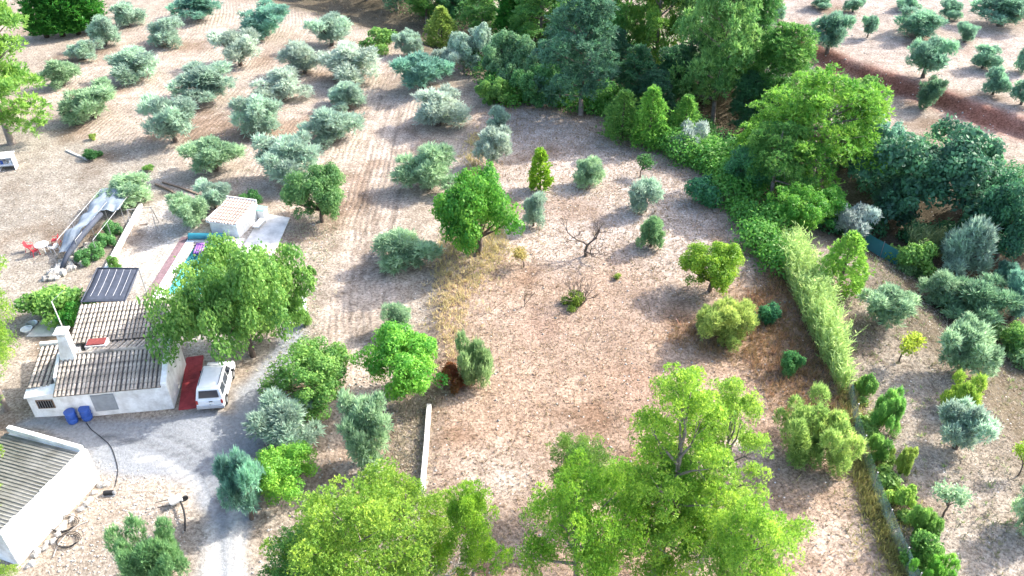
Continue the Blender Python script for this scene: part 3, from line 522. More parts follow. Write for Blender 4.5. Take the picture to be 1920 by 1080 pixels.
dk = MB(); dk.prism([(.22, -.30, 2.42), (LS + .1, -.30, 2.42), (LS + .1, DS - .2, 2.22), (.22, DS - .2, 2.22)], (0, 0, .06)); rf = dk.build('roof', M_FIBRE, shed)
npan = 28; pw = (LS - .15) / npan; cm = MB()
for j in range(1): cm.tube([(0, 0, 0), (0, DS + .1, -.20)], [.05, .05], 6)
cme = cm.mesh('roof_rib', M_FIBRE, True)
for i in range(npan): link('roof_rib', cme, rf, (.22 + pw * (i + .5), -.30, 2.47 + random.uniform(0, .02)))
ft = MB(); q = random.Random(9); ftm = []
for i in range(4):
    s_ = MB(); s_.lathe([(.10, 0), (.2, .04), (.19, .16), (.08, .24)], 7); me = s_.mesh('stone', M_STONE); 
    for v_ in me.vertices: v_.co *= 1 + q.uniform(-.2, .2)
    ftm.append(me)
for i in range(22):
    t = i / 21; p = A.lerp(B, t) + Vector((.30 + q.uniform(0, .3), q.uniform(-.2, .1), 0)); o = link('stone', ftm[i % 4], None, (p.x, p.y, float(ground_h(p.x, p.y)) - .05), q.uniform(0, 6)); s_ = q.uniform(.7, 1.3); o.scale = (s_, s_, s_); tag(o, 'pale rough stone in the row along the foot of the white shed wall', 'stone', 'stones along the foot of the shed wall')
# ---------------------------------------------------------------- pool, deck, pump house
pool = thing('swimming_pool', 'turquoise swimming pool with white coping half hidden by the leafy tree', 'pool', ((POOL[0] + POOL[1]) / 2, (POOL[2] + POOL[3]) / 2, 0))
hx, hy = (POOL[1] - POOL[0]) / 2, (POOL[3] - POOL[2]) / 2
b = MB(); b.bx(-hx, hx, -hy, hy, -1.35, -1.3); [b.bx(*r_) for r_ in ((-hx - .1, -hx, -hy, hy, -1.3, -.02), (hx, hx + .1, -hy, hy, -1.3, -.02), (-hx - .1, hx + .1, -hy - .1, -hy, -1.3, -.02), (-hx - .1, hx + .1, hy, hy + .1, -1.3, -.02))]; b.build('basin', M_POOLT, pool)
wt = MB(); wt.bx(-hx, hx, -hy, hy, -.2, -.12); wt.build('water', M_WATER, pool)
for r_ in ((-hx - .62, -hx + .03, -hy - .5, hy + .4, -.15, .09), (hx - .03, hx + .6, -hy - .5, hy + .4, -.15, .09), (-hx + .03, hx - .03, hy - .03, hy + .4, -.15, .09), (-hx + .03, hx - .03, -hy - .5, -hy + .03, -.15, .09)): c = MB(); c.bx(*r_); c.build('coping', M_PLASTER, pool, bevel=.02)
deck = thing('pool_deck', 'narrow brown board walk beside the white pool coping', 'deck', (POOL[0] - .64, POOL[2] - .5, 0))
for i in range(4): d_ = MB(); d_.bx(-.62 + i * .15, -.48 + i * .15, 0, hy * 2 + 1.2, .0, .07); d_.build('plank', M_BROWND, deck)
cv = MB(); cv.tube([(POOL[0] - .4, POOL[3] + .25, .42), (POOL[0] + 2.6, POOL[3] + .25, .42)], .27, 12); cv.tube([(POOL[0] - .6, POOL[3] + .25, .42), (POOL[0] + 2.8, POOL[3] + .25, .42)], .05, 8)
for x in (-.5, 2.7): cv.prism([(POOL[0] + x, POOL[3] + .05, .09), (POOL[0] + x, POOL[3] + .45, .09), (POOL[0] + x, POOL[3] + .25, .45)], (.05, 0, 0))
tag(cv.build('pool_cover_roller', M_TEALC, None, smooth=False), 'rolled teal pool cover across the far end of the pool', 'cover')
lilo = MB(); [lilo.tube([(x, -.9, 0), (x, .9, 0)], .13, 8) for x in (-.36, -.12, .12, .36)]; lilo.tube([(-.45, .85, .08), (.45, .85, .08)], .16, 8)
lo_ = lilo.build('air_mattress', M_PURP, None, (POOL[0] + .8, POOL[3] - 1.1, -.02), .1, smooth=True); lo_.scale = (.8, .75, .8)
tag(lo_, 'purple inflatable air mattress floating at the far end of the pool', 'air mattress')
hp = plane_pt(393, 439)
hut = thing('pump_house', 'small white pump house with pink tiled roof beside the pool', 'shed', (-26.15, 59.35, 0), math.radians(-14)); hut.scale = (.88, 1, 1)
w = MB(); w.prism([(0, 0, -.2), (3.0, 0, -.2), (3.0, 0, 1.35), (0, 0, 1.35)], (0, .22, 0)); w.prism([(0, 3.2, -.2), (3.0, 3.2, -.2), (3.0, 3.2, 1.7), (0, 3.2, 1.7)], (0, -.22, 0))
for x in (0, 2.78): w.prism([(x, .22, -.2), (x, 2.98, -.2), (x, 2.98, 1.68), (x, .22, 1.36)], (.22, 0, 0))
w.build('wall', M_PLASTER, hut, bevel=.03); tiled_slope(hut, 'roof', -.05, 3.05, 3.3, 1.80, -.15, 1.42, M_TILEP, .30, M_TILEP, .11)
e = MB(); e.bx(-.16, -.06, -.2, 3.4, 1.3, 1.62); e.bx(3.06, 3.16, -.2, 3.4, 1.3, 1.62); e.bx(-.16, 3.16, 3.31, 3.42, 1.6, 1.95); e.bx(-.16, 3.16, -.24, -.17, 1.28, 1.44); e.build('eave_trim', M_PLASTER, hut, bevel=.015)
dd = MB(); dd.bx(2.998, 3.03, .9, 1.7, 0, 1.2); dd.build('door', M_PLASTER, hut)
ta = MB(); ta.prism([(0, 0, 0), (3.0, -.6, 0), (3.0, 5.6, 0), (.4, 6.4, 0)], (0, 0, .05)); tag(ta.build('terrace', M_CONC, None, (-22.95, 56.4, .03)), kind='structure')
cab = thing('garden_cabinet', 'mint green topped white cabinet beside the pump house', 'cabinet', (-22.5, 62.2, 0.08), -.25); c = MB(); c.bx(-.45, .45, -.35, .35, 0, .8); c.build('body', M_WHITEP, cab, bevel=.02); c = MB(); c.bx(-.5, .5, -.4, .4, .8, .88); c.build('lid', mat('mint_plastic', (.25, .62, .48), .5, .1), cab, bevel=.02)
ch_ = thing('sun_lounger', 'pale folded sun lounger leaning outside the pump house', 'lounger', (-22.3, 60.6, .08), -.2); c = MB(); c.box((0, 0, .3), (.6, 1.5, .08)); c.build('bed', M_WHITEP, ch_, bevel=.02)
for x in (-.25, .25):
    for y in (-.6, .6): c = MB(); c.tube([(x, y, 0), (x, y, .27)], .025, 6); c.build('leg', M_STEEL, ch_)
for i, (px, py) in enumerate(((438, 441), (447, 439))):
    g = G(px, py); b = MB(); b.lathe([(.2, 0), (.24, .05), (.24, .7), (.2, .8), (.12, .86)], 14); tag(b.build('gas_bottle', M_BLUE, None, g, smooth=True), 'small dark blue gas bottle in front of the pump house, ' + ('left of the pair' if i == 0 else 'right of the pair'), 'bottle')
# ---------------------------------------------------------------- van
vd = Vector((-20.21 + 19.88, 39.35 - 37.29)); van = thing('parked_van', 'white parked estate van seen from behind beside the red porch strip', 'van', (-19.52, 37.55, .0), math.radians(6.0))
prof = [(0.02, .32), (0.0, .55), (.02, .92), (.10, 1.02), (.30, 1.66), (.46, 1.76), (1.2, 1.81), (2.3, 1.79), (2.62, 1.70), (3.28, 1.06), (3.9, .92), (4.05, .72), (4.06, .42), (4.0, .3)]
def vw(z): return 0.86 if z < 0.95 else 0.86 - 0.17 * ((z - .95) / .86) ** 1.0
vs_ = []; n = len(prof)
for sx in (-1, 1): vs_ += [(sx * vw(z), y, z) for y, z in prof]
m = MB(); m.add(vs_, [tuple(range(n))[::-1], tuple(range(n, 2 * n))] + [(i, (i + 1) % n, n + (i + 1) % n, n + i) for i in range(n)]); m.build('body', M_VAN, van, bevel=.035, smooth=False)
def quadpart(name, pts, mt, d, par=van): q = MB(); q.prism(pts, d); return q.build(name, mt, par)
quadpart('rear_window', [(-.64, .115, 1.12), (.64, .115, 1.12), (.57, .265, 1.60), (-.57, .265, 1.60)], M_GLASS, (0, -.03, .008))
quadpart('windscreen', [(-.70, 3.20, 1.14), (.70, 3.20, 1.14), (.60, 2.70, 1.64), (-.60, 2.70, 1.64)], M_GLASS, (0, .02, .02))
for sx in (-1, 1):
    for (y0, y1, t0, t1) in ((.35, 1.15, .42, 1.15), (1.25, 2.05, 1.25, 2.05), (2.15, 3.0, 2.15, 2.62)):
        x0, x1 = vw(1.08) + .004, vw(1.6) + .004; quadpart('side_window', [(sx * x0, y0, 1.08), (sx * x0, y1, 1.08), (sx * x1, t1, 1.6), (sx * x1, t0, 1.6)], M_GLASS, (sx * .008, 0, 0))
    quadpart('tail_light', [(sx * .865, -.012, .72), (sx * .72, -.022, .72), (sx * .72, .02, 1.0), (sx * .865, .03, 1.0)], M_RLIGHT, (0, -.02, 0))
    quadpart('headlight', [(sx * .85, 4.03, .66), (sx * .5, 4.07, .66), (sx * .5, 4.0, .84), (sx * .85, 3.96, .84)], M_GLASS, (0, .02, 0))
    mm = MB(); mm.box((sx * 1.0, 2.72, 1.10), (.16, .08, .16)); mm.build('wing_mirror', M_RUB, van, bevel=.02)
    for y in (.72, 3.22):
        a_ = MB(); a_.tube([(sx * .80, y, .34), (sx * .868, y, .34)], .39, 18); a_.build('wheel_arch', M_RUB, van)
        wl = MB(); wl.tube([(sx * .68, y, .31), (sx * .885, y, .31)], .31, 18); wo_ = wl.build('wheel', M_RUB, van); rm = MB(); rm.tube([(sx * .88, y, .31), (sx * .895, y, .31)], .19, 14); rm.build('rim', M_STEEL, wo_)
    rl = MB(); rl.tube([(sx * .62, .6, 1.81), (sx * .62, 2.2, 1.83)], .018, 6); rl.build('roof_rail', M_RUB, van)
bp_ = MB(); bp_.bx(-.87, .87, -.09, .06, .34, .56); bp_.build('bumper', M_BUMP, van, bevel=.03); np_ = MB(); np_.bx(-.26, .26, -.035, -.004, .70, .81); np_.build('number_plate', M_WHITEP, van)
hn = MB(); hn.bx(-.012, .012, -.012, .012, .57, .92); hn.build('door_seam', M_RUB, van); hh_ = MB(); hh_.bx(.05, .2, -.03, .0, .88, .92); hh_.build('door_handle', M_RUB, van)
# ---------------------------------------------------------------- small things in the yard
def drum(px, py, label):
    t = thing('water_drum', label, 'barrel', G(px, py), 0, 'blue drums at the front wall'); t.scale = (.92, .92, .9); b = MB(); b.lathe([(.31, 0), (.34, .06), (.355, .3), (.34, .33), (.34, .62), (.355, .65), (.34, .9), (.31, .98)], 18); b.build('body', M_BLUE, t, smooth=True)
    for z in (.32, .64): r_ = MB(); r_.lathe([(.35, -.03), (.375, -.015), (.375, .015), (.35, .03)], 18, (0, 0, z)); r_.build('hoop', M_BLUE, t)
    l = MB(); l.lathe([(.36, .96), (.375, .98), (.375, 1.03), (.33, 1.06), (.05, 1.07)], 18); l.build('lid', M_BLUE, t)
drum(138, 791, 'blue plastic drum at the house front, nearer the barred window'); drum(165, 785, 'blue plastic drum at the house front, nearer the grey shutter')
def curve_tube(name, pts, r_, m_, label, cat, lift=.03, group=None):
    P = [G(*p[:2]) + Vector((0, 0, lift + (p[2] if len(p) > 2 else 0))) for p in pts]; out = []
    for i in range(len(P) - 1):
        p0, p1, p2, p3 = P[max(i - 1, 0)], P[i], P[i + 1], P[min(i + 2, len(P) - 1)]
        for k in range(5): t = k / 5; out.append(.5 * ((2 * p1) + (p2 - p0) * t + (2 * p0 - 5 * p1 + 4 * p2 - p3) * t * t + (3 * p1 - p0 - 3 * p2 + p3) * t ** 3))
    m = MB(); m.tube(out + [P[-1]], r_, 6); return tag(m.build(name, m_, None, smooth=True), label, cat, group)
curve_tube('hose', [(162, 793), (172, 806), (192, 822), (208, 838), (217, 862), (221, 885), (216, 912)], .022, M_RUB, 'black hose snaking from the blue drums across the drive', 'hose')
pmp = thing('pump', 'small black pump at the end of the hose on bare soil', 'pump', G(206, 928)); b = MB(); b.tube([(-.3, 0, .16), (.2, .05, .16)], .15, 10); b.build('motor', M_RUB, pmp); b = MB(); b.box((0, 0, .03), (.7, .3, .06)); b.build('base', M_STEEL, pmp); b = MB(); b.tube([(.2, .05, .16), (.34, .06, .18)], .1, 8); b.build('inlet', M_STEEL, pmp)
curve_tube('pipe', [(335, 935, .3), (344, 955, .35), (349, 975, .3), (348, 998, .1)], .05, M_RUB, 'bent black pipe standing above the green shrub near the drive', 'pipe')
hc = thing('handcart', 'white and black handcart on the bare soil by the bent pipe', 'cart', G(332, 945), .6); b = MB(); b.box((0, 0, .38), (.7, .5, .2)); b.build('tray', M_WHITEP, hc, bevel=.04)
for s_ in (-.25, .25): b = MB(); b.tube([(-1.0, s_ * .8, .62), (-.35, s_, .36), (.5, s_ * .4, .18)], .025, 6); b.build('handle', M_RUB, hc)
b = MB(); b.tube([(.5, -.05, .17), (.5, .05, .17)], .17, 12); b.build('wheel', M_RUB, hc)
for s_ in (-.2, .2): b = MB(); b.tube([(-.3, s_, .3), (-.35, s_, 0)], .02, 6); b.build('leg', M_STEEL, hc)
for i, (px, py, rr, lb) in enumerate(((118, 985, .55, 'loop of dark cable leaning by the shed wall, upper of the two'), (125, 1015, .5, 'loop of dark cable by the shed wall, lower of the two'))):
    g = G(px, py); m = MB()
    for k in range(4): m.tube([g + Vector((rr * (1 + .1 * k) * math.cos(a) + .05 * k, rr * (.8 + .08 * k) * math.sin(a), .05 + .03 * k + .05 * math.sin(3 * a + k))) for a in np.linspace(0, 6.0, 22)], .018, 5)
    tag(m.build('cable_coil', M_RUB, None), lb, 'cable')
curve_tube('pole', [(100, 1045), (112, 1018), (140, 990), (165, 978)], .035, M_GREY, 'long bent dead branch on the ground beside the shed', 'branch')
# table and chairs
tb = thing('round_table', 'round white plastic table on the bare yard among red chairs', 'table', G(83, 472)); b = MB(); b.lathe([(.54, .70), (.56, .715), (.56, .74), (.53, .75)], 24); b.build('table_top', M_WHITEP, tb)
for k in range(4): a = .8 + k * math.pi / 2; b = MB(); b.tube([(.4 * math.cos(a), .4 * math.sin(a), 0), (.3 * math.cos(a), .3 * math.sin(a), .70)], .035, 6); b.build('leg', M_WHITEP, tb)
def chair(px, py, rz, m_, label):
    t = thing('garden_chair', label, 'chair', G(px, py), rz, 'plastic garden chairs'); b = MB(); b.prism([(-.23, -.22, .42), (.23, -.22, .44), (.23, .22, .44), (-.23, .22, .42)], (0, 0, .03)); b.build('seat', m_, t, bevel=.01)
    b = MB(); b.prism([(-.24, -.22, .45), (-.24, .22, .45), (-.36, .19, .9), (-.36, -.19, .9)], (.03, 0, 0)); b.build('backrest', m_, t, bevel=.01)
    for s_ in (-1, 1):
        b = MB(); b.tube([(-.30, s_ * .26, .66), (.2, s_ * .27, .64), (.24, s_ * .26, 0)], .022, 6); b.build('armrest', m_, t); b = MB(); b.tube([(-.25, s_ * .22, .43), (-.32, s_ * .25, 0)], .022, 6); b.build('leg', m_, t); b = MB(); b.tube([(.2, s_ * .22, .43), (.22, s_ * .22, 0)], .022, 6); b.build('leg', m_, t)
chair(58, 470, .1, M_REDP, 'red plastic garden chair left of the white table'); chair(68, 478, .9, M_REDP, 'red plastic garden chair in front of the white table'); chair(106, 458, 3.4, M_REDP, 'red plastic garden chair behind the white table on its right'); chair(104, 472, 2.7, M_WHITEP, 'white plastic garden chair at the right of the table'); chair(188, 583, 1.9, M_REDP, 'red plastic garden chair in the shade under the dark canopy')
# white water tank on a stand at the left edge
tk = thing('field_kitchen_box', 'white metal cupboard with open front under a lid at the left edge', 'cupboard', G(17, 316), .25); b = MB()
b.bx(-.75, -.70, -.5, .5, 0, 1.35); b.bx(.70, .75, -.5, .5, 0, 1.35); b.bx(-.70, .70, .45, .5, 0, 1.35); b.bx(-.70, .70, -.5, .45, .55, .6); b.build('body', M_WHITEP, tk); b = MB(); b.prism([(-.85, -.6, 1.36), (.85, -.6, 1.36), (.85, .6, 1.5), (-.85, .6, 1.5)], (0, 0, .05)); b.build('lid', M_WHITEP, tk)
for i in range(3): b = MB(); b.lathe([(.12, 0), (.14, .3), (.06, .36)], 10, (-.4 + i * .4, -.1, .6)); b.build('canister', (M_BLUE, M_STEEL, M_WHITEP)[i], tk)
# dark canopy on posts
cn = thing('shade_canopy', 'dark blue shade canopy with pale battens on four posts', 'canopy', (-29.9, 48.5, 0), 0.02)
cs = [(-1.75, 2.0, 2.45), (1.4, 1.95, 2.42), (1.75, -1.95, 2.22), (-1.4, -2.0, 2.22)]; b = MB(); nn = 10; vs_ = []
for i in range(nn + 1):
    for j in range(nn + 1):
        u, v_ = i / nn, j / nn; p = Vector(cs[3]).lerp(Vector(cs[2]), u).lerp(Vector(cs[0]).lerp(Vector(cs[1]), u), v_); vs_.append(p - Vector((0, 0, .16 * math.sin(math.pi * v_) * (.6 + .4 * math.sin(u * 20)))))
b.add(vs_, [(i * (nn + 1) + j, (i + 1) * (nn + 1) + j, (i + 1) * (nn + 1) + j + 1, i * (nn + 1) + j + 1) for i in range(nn) for j in range(nn)]); sh = b.build('cloth', M_TARP, cn, smooth=True); sm = sh.modifiers.new('solid', 'SOLIDIFY'); sm.thickness = .015
for p in cs: b = MB(); b.tube([(p[0], p[1], -.1), (p[0], p[1], p[2])], .045, 8); b.build('post', M_STEEL, cn)
for a_, b_ in ((0, 1), (1, 2), (2, 3), (3, 0)): b = MB(); b.tube([Vector(cs[a_]) + Vector((0, 0, .03)), Vector(cs[b_]) + Vector((0, 0, .03))], .05, 6); b.build('rail', M_TARP, cn)
for i in range(5): u = (i + .8) / 5.8; b = MB(); P0 = Vector(cs[3]).lerp(Vector(cs[2]), u); P1 = Vector(cs[0]).lerp(Vector(cs[1]), u); b.tube([P0.lerp(P1, t) - Vector((0, 0, .16 * math.sin(math.pi * t) * (.6 + .4 * math.sin(u * 20)) - .025)) for t in (.18, .35, .5, .65, .8, .97)], .014, 5); b.build('batten', M_ROPE, cn)
# bed wall, netting, swing frame
bw = MB(); pA, pB = G(262, 388), G(196, 512); d_ = (pB - pA); nrm = Vector((-d_.y, d_.x, 0)).normalized() * .32
bw.prism([pA + Vector((0, 0, -.2)), pB + Vector((0, 0, -.2)), pB + nrm + Vector((0, 0, -.2)), pA + nrm + Vector((0, 0, -.2))], (0, 0, .6)); tag(bw.build('garden_wall', M_PLASTER, None, bevel=.03), 'low white wall along the netted vegetable bed', 'wall')
net = thing('netted_bed', 'vegetable bed under a sagging grey shade net on posts', 'net shelter', (-36.0, 58.6, 0))
NX, NY = 14, 30; vs_ = []
for i in range(NX + 1):
    for j in range(NY + 1):
        u, v_ = i / NX, j / NY; x = -1.9 + 3.5 * u - .15 * math.sin(v_ * 9); y = -3.4 + 9.2 * v_
        z = 1.75 - .35 * math.sin(u * math.pi * 3) ** 2 * math.sin(v_ * math.pi * 4) ** 2 - .25 * (1 - v_) * math.sin(u * 5 + 1) + .06 * math.sin(u * 31 + v_ * 17); z *= 1 - .95 * (1 - sstep(0, .16, u)); z *= .55 + .45 * float(sstep(0, .22, v_))
        vs_.append((x, y, max(.05, float(z))))
b = MB(); b.add(vs_, [(i * (NY + 1) + j, (i + 1) * (NY + 1) + j, (i + 1) * (NY + 1) + j + 1, i * (NY + 1) + j + 1) for i in range(NX) for j in range(NY) if not (i > 7 and j < 17)]); b.build('net_sheet', M_NET, net, smooth=True)
for x in (-1.4, .1, 1.55):
    for y in (-3.0, -.2, 2.6, 5.6): b = MB(); b.tube([(x, y, -.1), (x, y, 1.75)], .03, 6); b.build('post', M_STEEL, net)
for x in (-1.4, .1, 1.55): b = MB(); b.tube([(x, -3.0, 1.74), (x, 5.6, 1.74)], .02, 6); b.build('wire', M_STEEL, net)
b = MB(); b.tube([(-.6, -5.0, .25), (-.35, -4.0, .9), (.0, -2.6, 1.4), (.25, -.8, 1.62), (.5, 1.2, 1.75)], [.16, .22, .26, .24, .2], 9); b.build('rolled_net', M_TARP, net, smooth=True)
sw = thing('swing_frame', 'bare metal swing frame on the pale ground beside the netted bed', 'swing frame', G(272, 430), .25)
for (x, s_) in ((-1, -.9), (-1, .9), (1.1, -.9), (1.1, .9)): b = MB(); b.tube([(x * .25, s_ * 1.0 + x * .0, 0) if False else (x, s_, 0), (x * .9, 0, 2.1)], .04, 6); b.build('leg', M_GREY, sw)
b = MB(); b.tube([(-1.0, 0, 2.1), (1.1, 0, 2.1)], .045, 6); b.build('crossbar', M_GREY, sw)
for x in (-.3, .3): b = MB(); b.tube([(x, 0, 2.1), (x, .02, .5)], .012, 5); b.build('chain', M_STEEL, sw)
b = MB(); b.box((0, .02, .49), (.66, .22, .04)); b.build('seat', M_WOOD, sw)
# stones heaped by the bed
q = random.Random(21)
for i in range(34):
    t = i / 33; px, py = 92 + 80 * t + q.uniform(-9, 9) + 12 * (t > .5) * q.random(), 522 - 52 * t + q.uniform(-8, 8); g = G(px, py); o = link('stone', ftm[i % 4], None, g - Vector((0, 0, .04)), q.uniform(0, 6)); s_ = q.uniform(1.3, 2.6); o.scale = (s_, s_ * q.uniform(.7, 1), s_ * .9)
    tag(o, 'rough pale stone in the heap between the white table and the netted bed', 'stone', 'stones heaped beside the netted bed')
# white strip walls and boards
def strip(name, pts, wd, ht, m_, label, cat):
    P = [G(*p) for p in pts]; m = MB()
    for a_, b_ in zip(P[:-1], P[1:]):
        d_ = (b_ - a_); n_ = Vector((-d_.y, d_.x, 0)).normalized() * wd / 2; z = Vector((0, 0, -.25)); m.prism([a_ - n_ + z, b_ - n_ + z, b_ + n_ + z, a_ + n_ + z], (0, 0, ht + .25))
    return tag(m.build(name, m_, None, bevel=.02), label, cat)
strip('low_wall', [(805, 764), (800, 835), (792, 925)], .30, .35, M_CONC, 'narrow white concrete kerb wall at the edge of the dry field', 'wall')
strip('low_wall', [(569, 556), (569, 592)], .45, .55, M_PLASTER, 'short white block wall behind the leafy tree by the track', 'wall')
strip('timber_edging', [(292, 347), (318, 358), (340, 372)], .18, .22, M_WOOD, 'nearer dark timber edging board above the pool yard', 'edging'); strip('timber_edging', [(305, 343), (335, 352), (372, 366)], .15, .18, M_WOOD, 'farther dark timber edging board above the pool yard', 'edging')
strip('stone_edging', [(125, 283), (140, 290), (165, 300)], .25, .15, M_STONE, 'short pale stone edging in the bare yard at upper left', 'edging')
pw_ = thing('wire_post', 'thin white post with a wire beside the farmhouse chimney', 'post', G(128, 640)); b = MB(); b.tube([(0, 0, 0), (0, 0, 3.6)], .04, 6); b.build('post', M_PLASTER, pw_); b = MB(); b.tube([(0, 0, 3.6), (.5, .9, 3.9)], .015, 5); b.build('wire', M_STEEL, pw_)
for i, (px, py, lb) in enumerate(((62, 612, 'round dark rimmed basin among the clutter left of the rear roof'), (52, 622, 'pale basin in the clutter left of the rear roof'))): b = MB(); b.lathe([(.2, 0), (.38, .25), (.42, .3), (.40, .3), (.36, .24), (.15, .04)], 14); tag(b.build('basin', (M_STEEL, M_WHITEP)[i], None, G(px, py)), lb, 'basin')
sl = MB(); sl.prism([(0, 0, 0), (2.2, .1, 0), (2.6, 2.4, 0), (.2, 2.2, 0)], (0, 0, .08)); tag(sl.build('concrete_pad', M_CONC, None, G(50, 632)), 'bare concrete pad left of the rear roof', 'slab')
# fences on the right
def fence(pts, ht, m_, label, step, group=None):
    P = [G(*p) for p in pts]; Q = []
    for a_, b_ in zip(P[:-1], P[1:]):
        k = max(1, int((b_ - a_).length / step)); Q += [a_.lerp(b_, i / k) for i in range(k)]
    Q.append(P[-1]); t = thing('mesh_fence', label, 'fence', Q[0]); q = random.Random(len(Q)); z0 = Q[0]
    Q = [Vector((p.x, p.y, float(ground_h(p.x, p.y)))) - z0 for p in Q]
    for p in Q: b = MB(); b.tube([p + Vector((0, 0, -.2)), p + Vector((q.uniform(-.05, .05), q.uniform(-.05, .05), ht + .1))], .035, 6); b.build('post', M_STEEL, t)
    for a_, b_ in zip(Q[:-1], Q[1:]):
        vs_ = []; 
        for i in range(7):
            u = i / 6; p = a_.lerp(b_, u); sg = Vector((.1 * math.sin(math.pi * u) * q.uniform(-1, 1), 0, 0)); vs_ += [p + Vector((0, 0, .02)), p + sg + Vector((0, 0, ht * .5)), p + Vector((0, 0, ht - .06 * math.sin(math.pi * u)))]
        b = MB(); b.add(vs_, [(i * 3 + j, i * 3 + 3 + j, i * 3 + 4 + j, i * 3 + 1 + j) for i in range(6) for j in range(2)]); b.build('mesh_panel', m_, t, smooth=True)
    return t
fence([(1588, 735), (1598, 790), (1612, 850), (1634, 920), (1660, 990), (1690, 1060), (1712, 1110)], 1.5, M_MESH, 'pale green mesh fence running from the giant reeds to the lower edge', 2.4)
fence([(1618, 462), (1650, 482), (1684, 500)], 1.5, M_SCREEN, 'teal windbreak fence panel below the silver tree at the ravine', 2.0)
# ---------------------------------------------------------------- trees and shrubs, one by one
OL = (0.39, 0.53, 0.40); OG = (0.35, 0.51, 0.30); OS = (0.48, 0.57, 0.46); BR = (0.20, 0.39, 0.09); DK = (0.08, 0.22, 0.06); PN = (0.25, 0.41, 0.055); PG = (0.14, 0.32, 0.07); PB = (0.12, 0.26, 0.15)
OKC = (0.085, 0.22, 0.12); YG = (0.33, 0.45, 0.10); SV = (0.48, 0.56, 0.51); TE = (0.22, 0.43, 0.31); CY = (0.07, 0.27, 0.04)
g1 = 'olive trees in the ploughed grove at upper left'
for a in (
 ('olive', 242, 50, 57, 47, OL, 'small olive with a bare leaning trunk just right of the dark cypress hedge'),
 ('olive', 199, 88, 66, 62, OL, 'olive with visible trunk in front of the cypress hedge, left of the top row'),
 ('olive', 316, 86, 84, 58, OL, 'rounded silvery olive on the track between the cypress hedge and the top edge grove'),
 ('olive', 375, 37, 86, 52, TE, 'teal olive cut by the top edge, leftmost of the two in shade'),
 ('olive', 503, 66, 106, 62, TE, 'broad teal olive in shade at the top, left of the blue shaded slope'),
 ('olive', 452, 124, 94, 74, OS, 'pale silvery spiky olive below the teal ones in the upper grove'),
 ('olive', 253, 147, 90, 60, OL, 'olive with a long shadow, two rows above the leftmost low olive'),
 ('olive', 160, 112, 56, 38, OL, 'small faint olive beside the pine at upper left'),
 ('olive', 120, 162, 72, 56, OG, 'olive on a small bank right of the leaning pine trunk'),
 ('olive', 392, 190, 108, 70, OL, 'wide olive in the middle of the ploughed grove, above the tall twin crowned one'),
 ('olive', 180, 222, 114, 67, OG, 'low wide green olive at the left end of the grove'),
 ('olive', 330, 267, 110, 92, OL, 'tall twin crowned olive casting a dark shadow at the grove edge'),
 ('olive', 493, 252, 95, 80, OL, 'dense upright olive right of the twin crowned one'),
 ('olive', 532, 186, 106, 62, OS, 'silvery wide olive behind the dense upright one'),
 ('olive', 572, 138, 88, 68, OS, 'silvery olive right of the spiky pale one in the upper grove'),
 ('olive', 404, 321, 98, 70, OG, 'olive with a clear trunk at the lower grove edge, above the pump house'),
 ('olive', 542, 339, 132, 88, OL, 'large olive with a dark trunk on the right of the lower grove row'),
 ('olive', 622, 86, 90, 63, OL, 'olive at the right of the top grove, beside the bright round bush'),
 ('olive', 656, 152, 108, 74, OS, 'silvery olive in the tight cluster at the head of the ploughed strip'),
 ('olive', 650, 202, 82, 54, OL, 'smaller olive in the cluster left of the shaded ploughed strip'),
 ('olive', 626, 267, 120, 76, OL, 'big olive beside the ploughed strip, lowest of the central cluster'),
 ('olive', 790, 169, 100, 76, TE, 'dark teal olive with a visible trunk at the head of the strip'),
 ('olive', 767, 104, 54, 48, OL, 'small olive behind the dark teal one near the bright bush'),
 ('olive', 838, 142, 60, 54, OS, 'pale olive just right of the dark teal one'),
 ('olive', 822, 236, 102, 74, OS, 'pale spreading olive at the right of the shaded strip'),
 ('olive', 808, 354, 124, 90, OG, 'big rounded olive on the right edge of the ploughed strip'),
 ('olive', 935, 248, 48, 50, OL, 'small grey olive at the top of the dry field'),
 ('olive', 922, 312, 68, 78, OS, 'silver white olive beside the dry tall grass at the field corner'),
 ('olive', 362, 428, 80, 70, OG, 'olive between the swing frame and the pump house'),
 ('olive', 406, 392, 72, 56, OL, 'olive directly behind the pump house roof'),
 ('olive', 248, 378, 92, 56, OG, 'olive at the head of the netted bed'),
 ('olive', 757, 494, 126, 76, OG, 'wide olive alone in the middle of the ploughed strip'),
): plant(*a, g1)
plant('olive', 746, 626, 76, 60, OG, 'thin olive behind the bright green tree at the end of the strip'); plant('olive', 550, 832, 122, 92, OL, 'greyish olive below the bright green tree by the drive')
plant('olive', 690, 866, 112, 128, OG, 'tall ragged olive with dark limbs on the shaded bank above the near pines'); plant('olive', 472, 975, 92, 135, TE, 'teal olive at the drive edge left of the near pines')
plant('shrub', 713, 92, 66, 40, BR, 'bright green round bush at the top behind the grove'); plant('poplar', 830, 88, 62, 76, YG, 'yellow green pointed tree in front of the dark ravine wood')
plant('round', 604, 416, 104, 104, (0.162, 0.324, 0.108), 'dense dark green round tree left of the ploughed strip, above the track'); plant('shrub', 466, 392, 46, 36, DK, 'dark green bush right behind the pump house')
plant('round', 898, 476, 142, 158, (0.128, 0.351, 0.047), 'large dark green fruit tree at the edge of the dry field', None, 1)
plant('round', 762, 738, 140, 122, (0.203, 0.486, 0.068), 'bright green fruit tree right of the shaded strip, above the white kerb wall', None, 0); plant('round', 592, 756, 150, 108, BR, 'bright green fruit tree right of the van'); plant('round', 536, 922, 120, 86, (0.230, 0.486, 0.068), 'bright green tree at the left shoulder of the near pines')
plant('wide', 474, 668, 270, 234, (0.20, 0.38, 0.085), 'wide spreading bright green tree over the pool and behind the van')
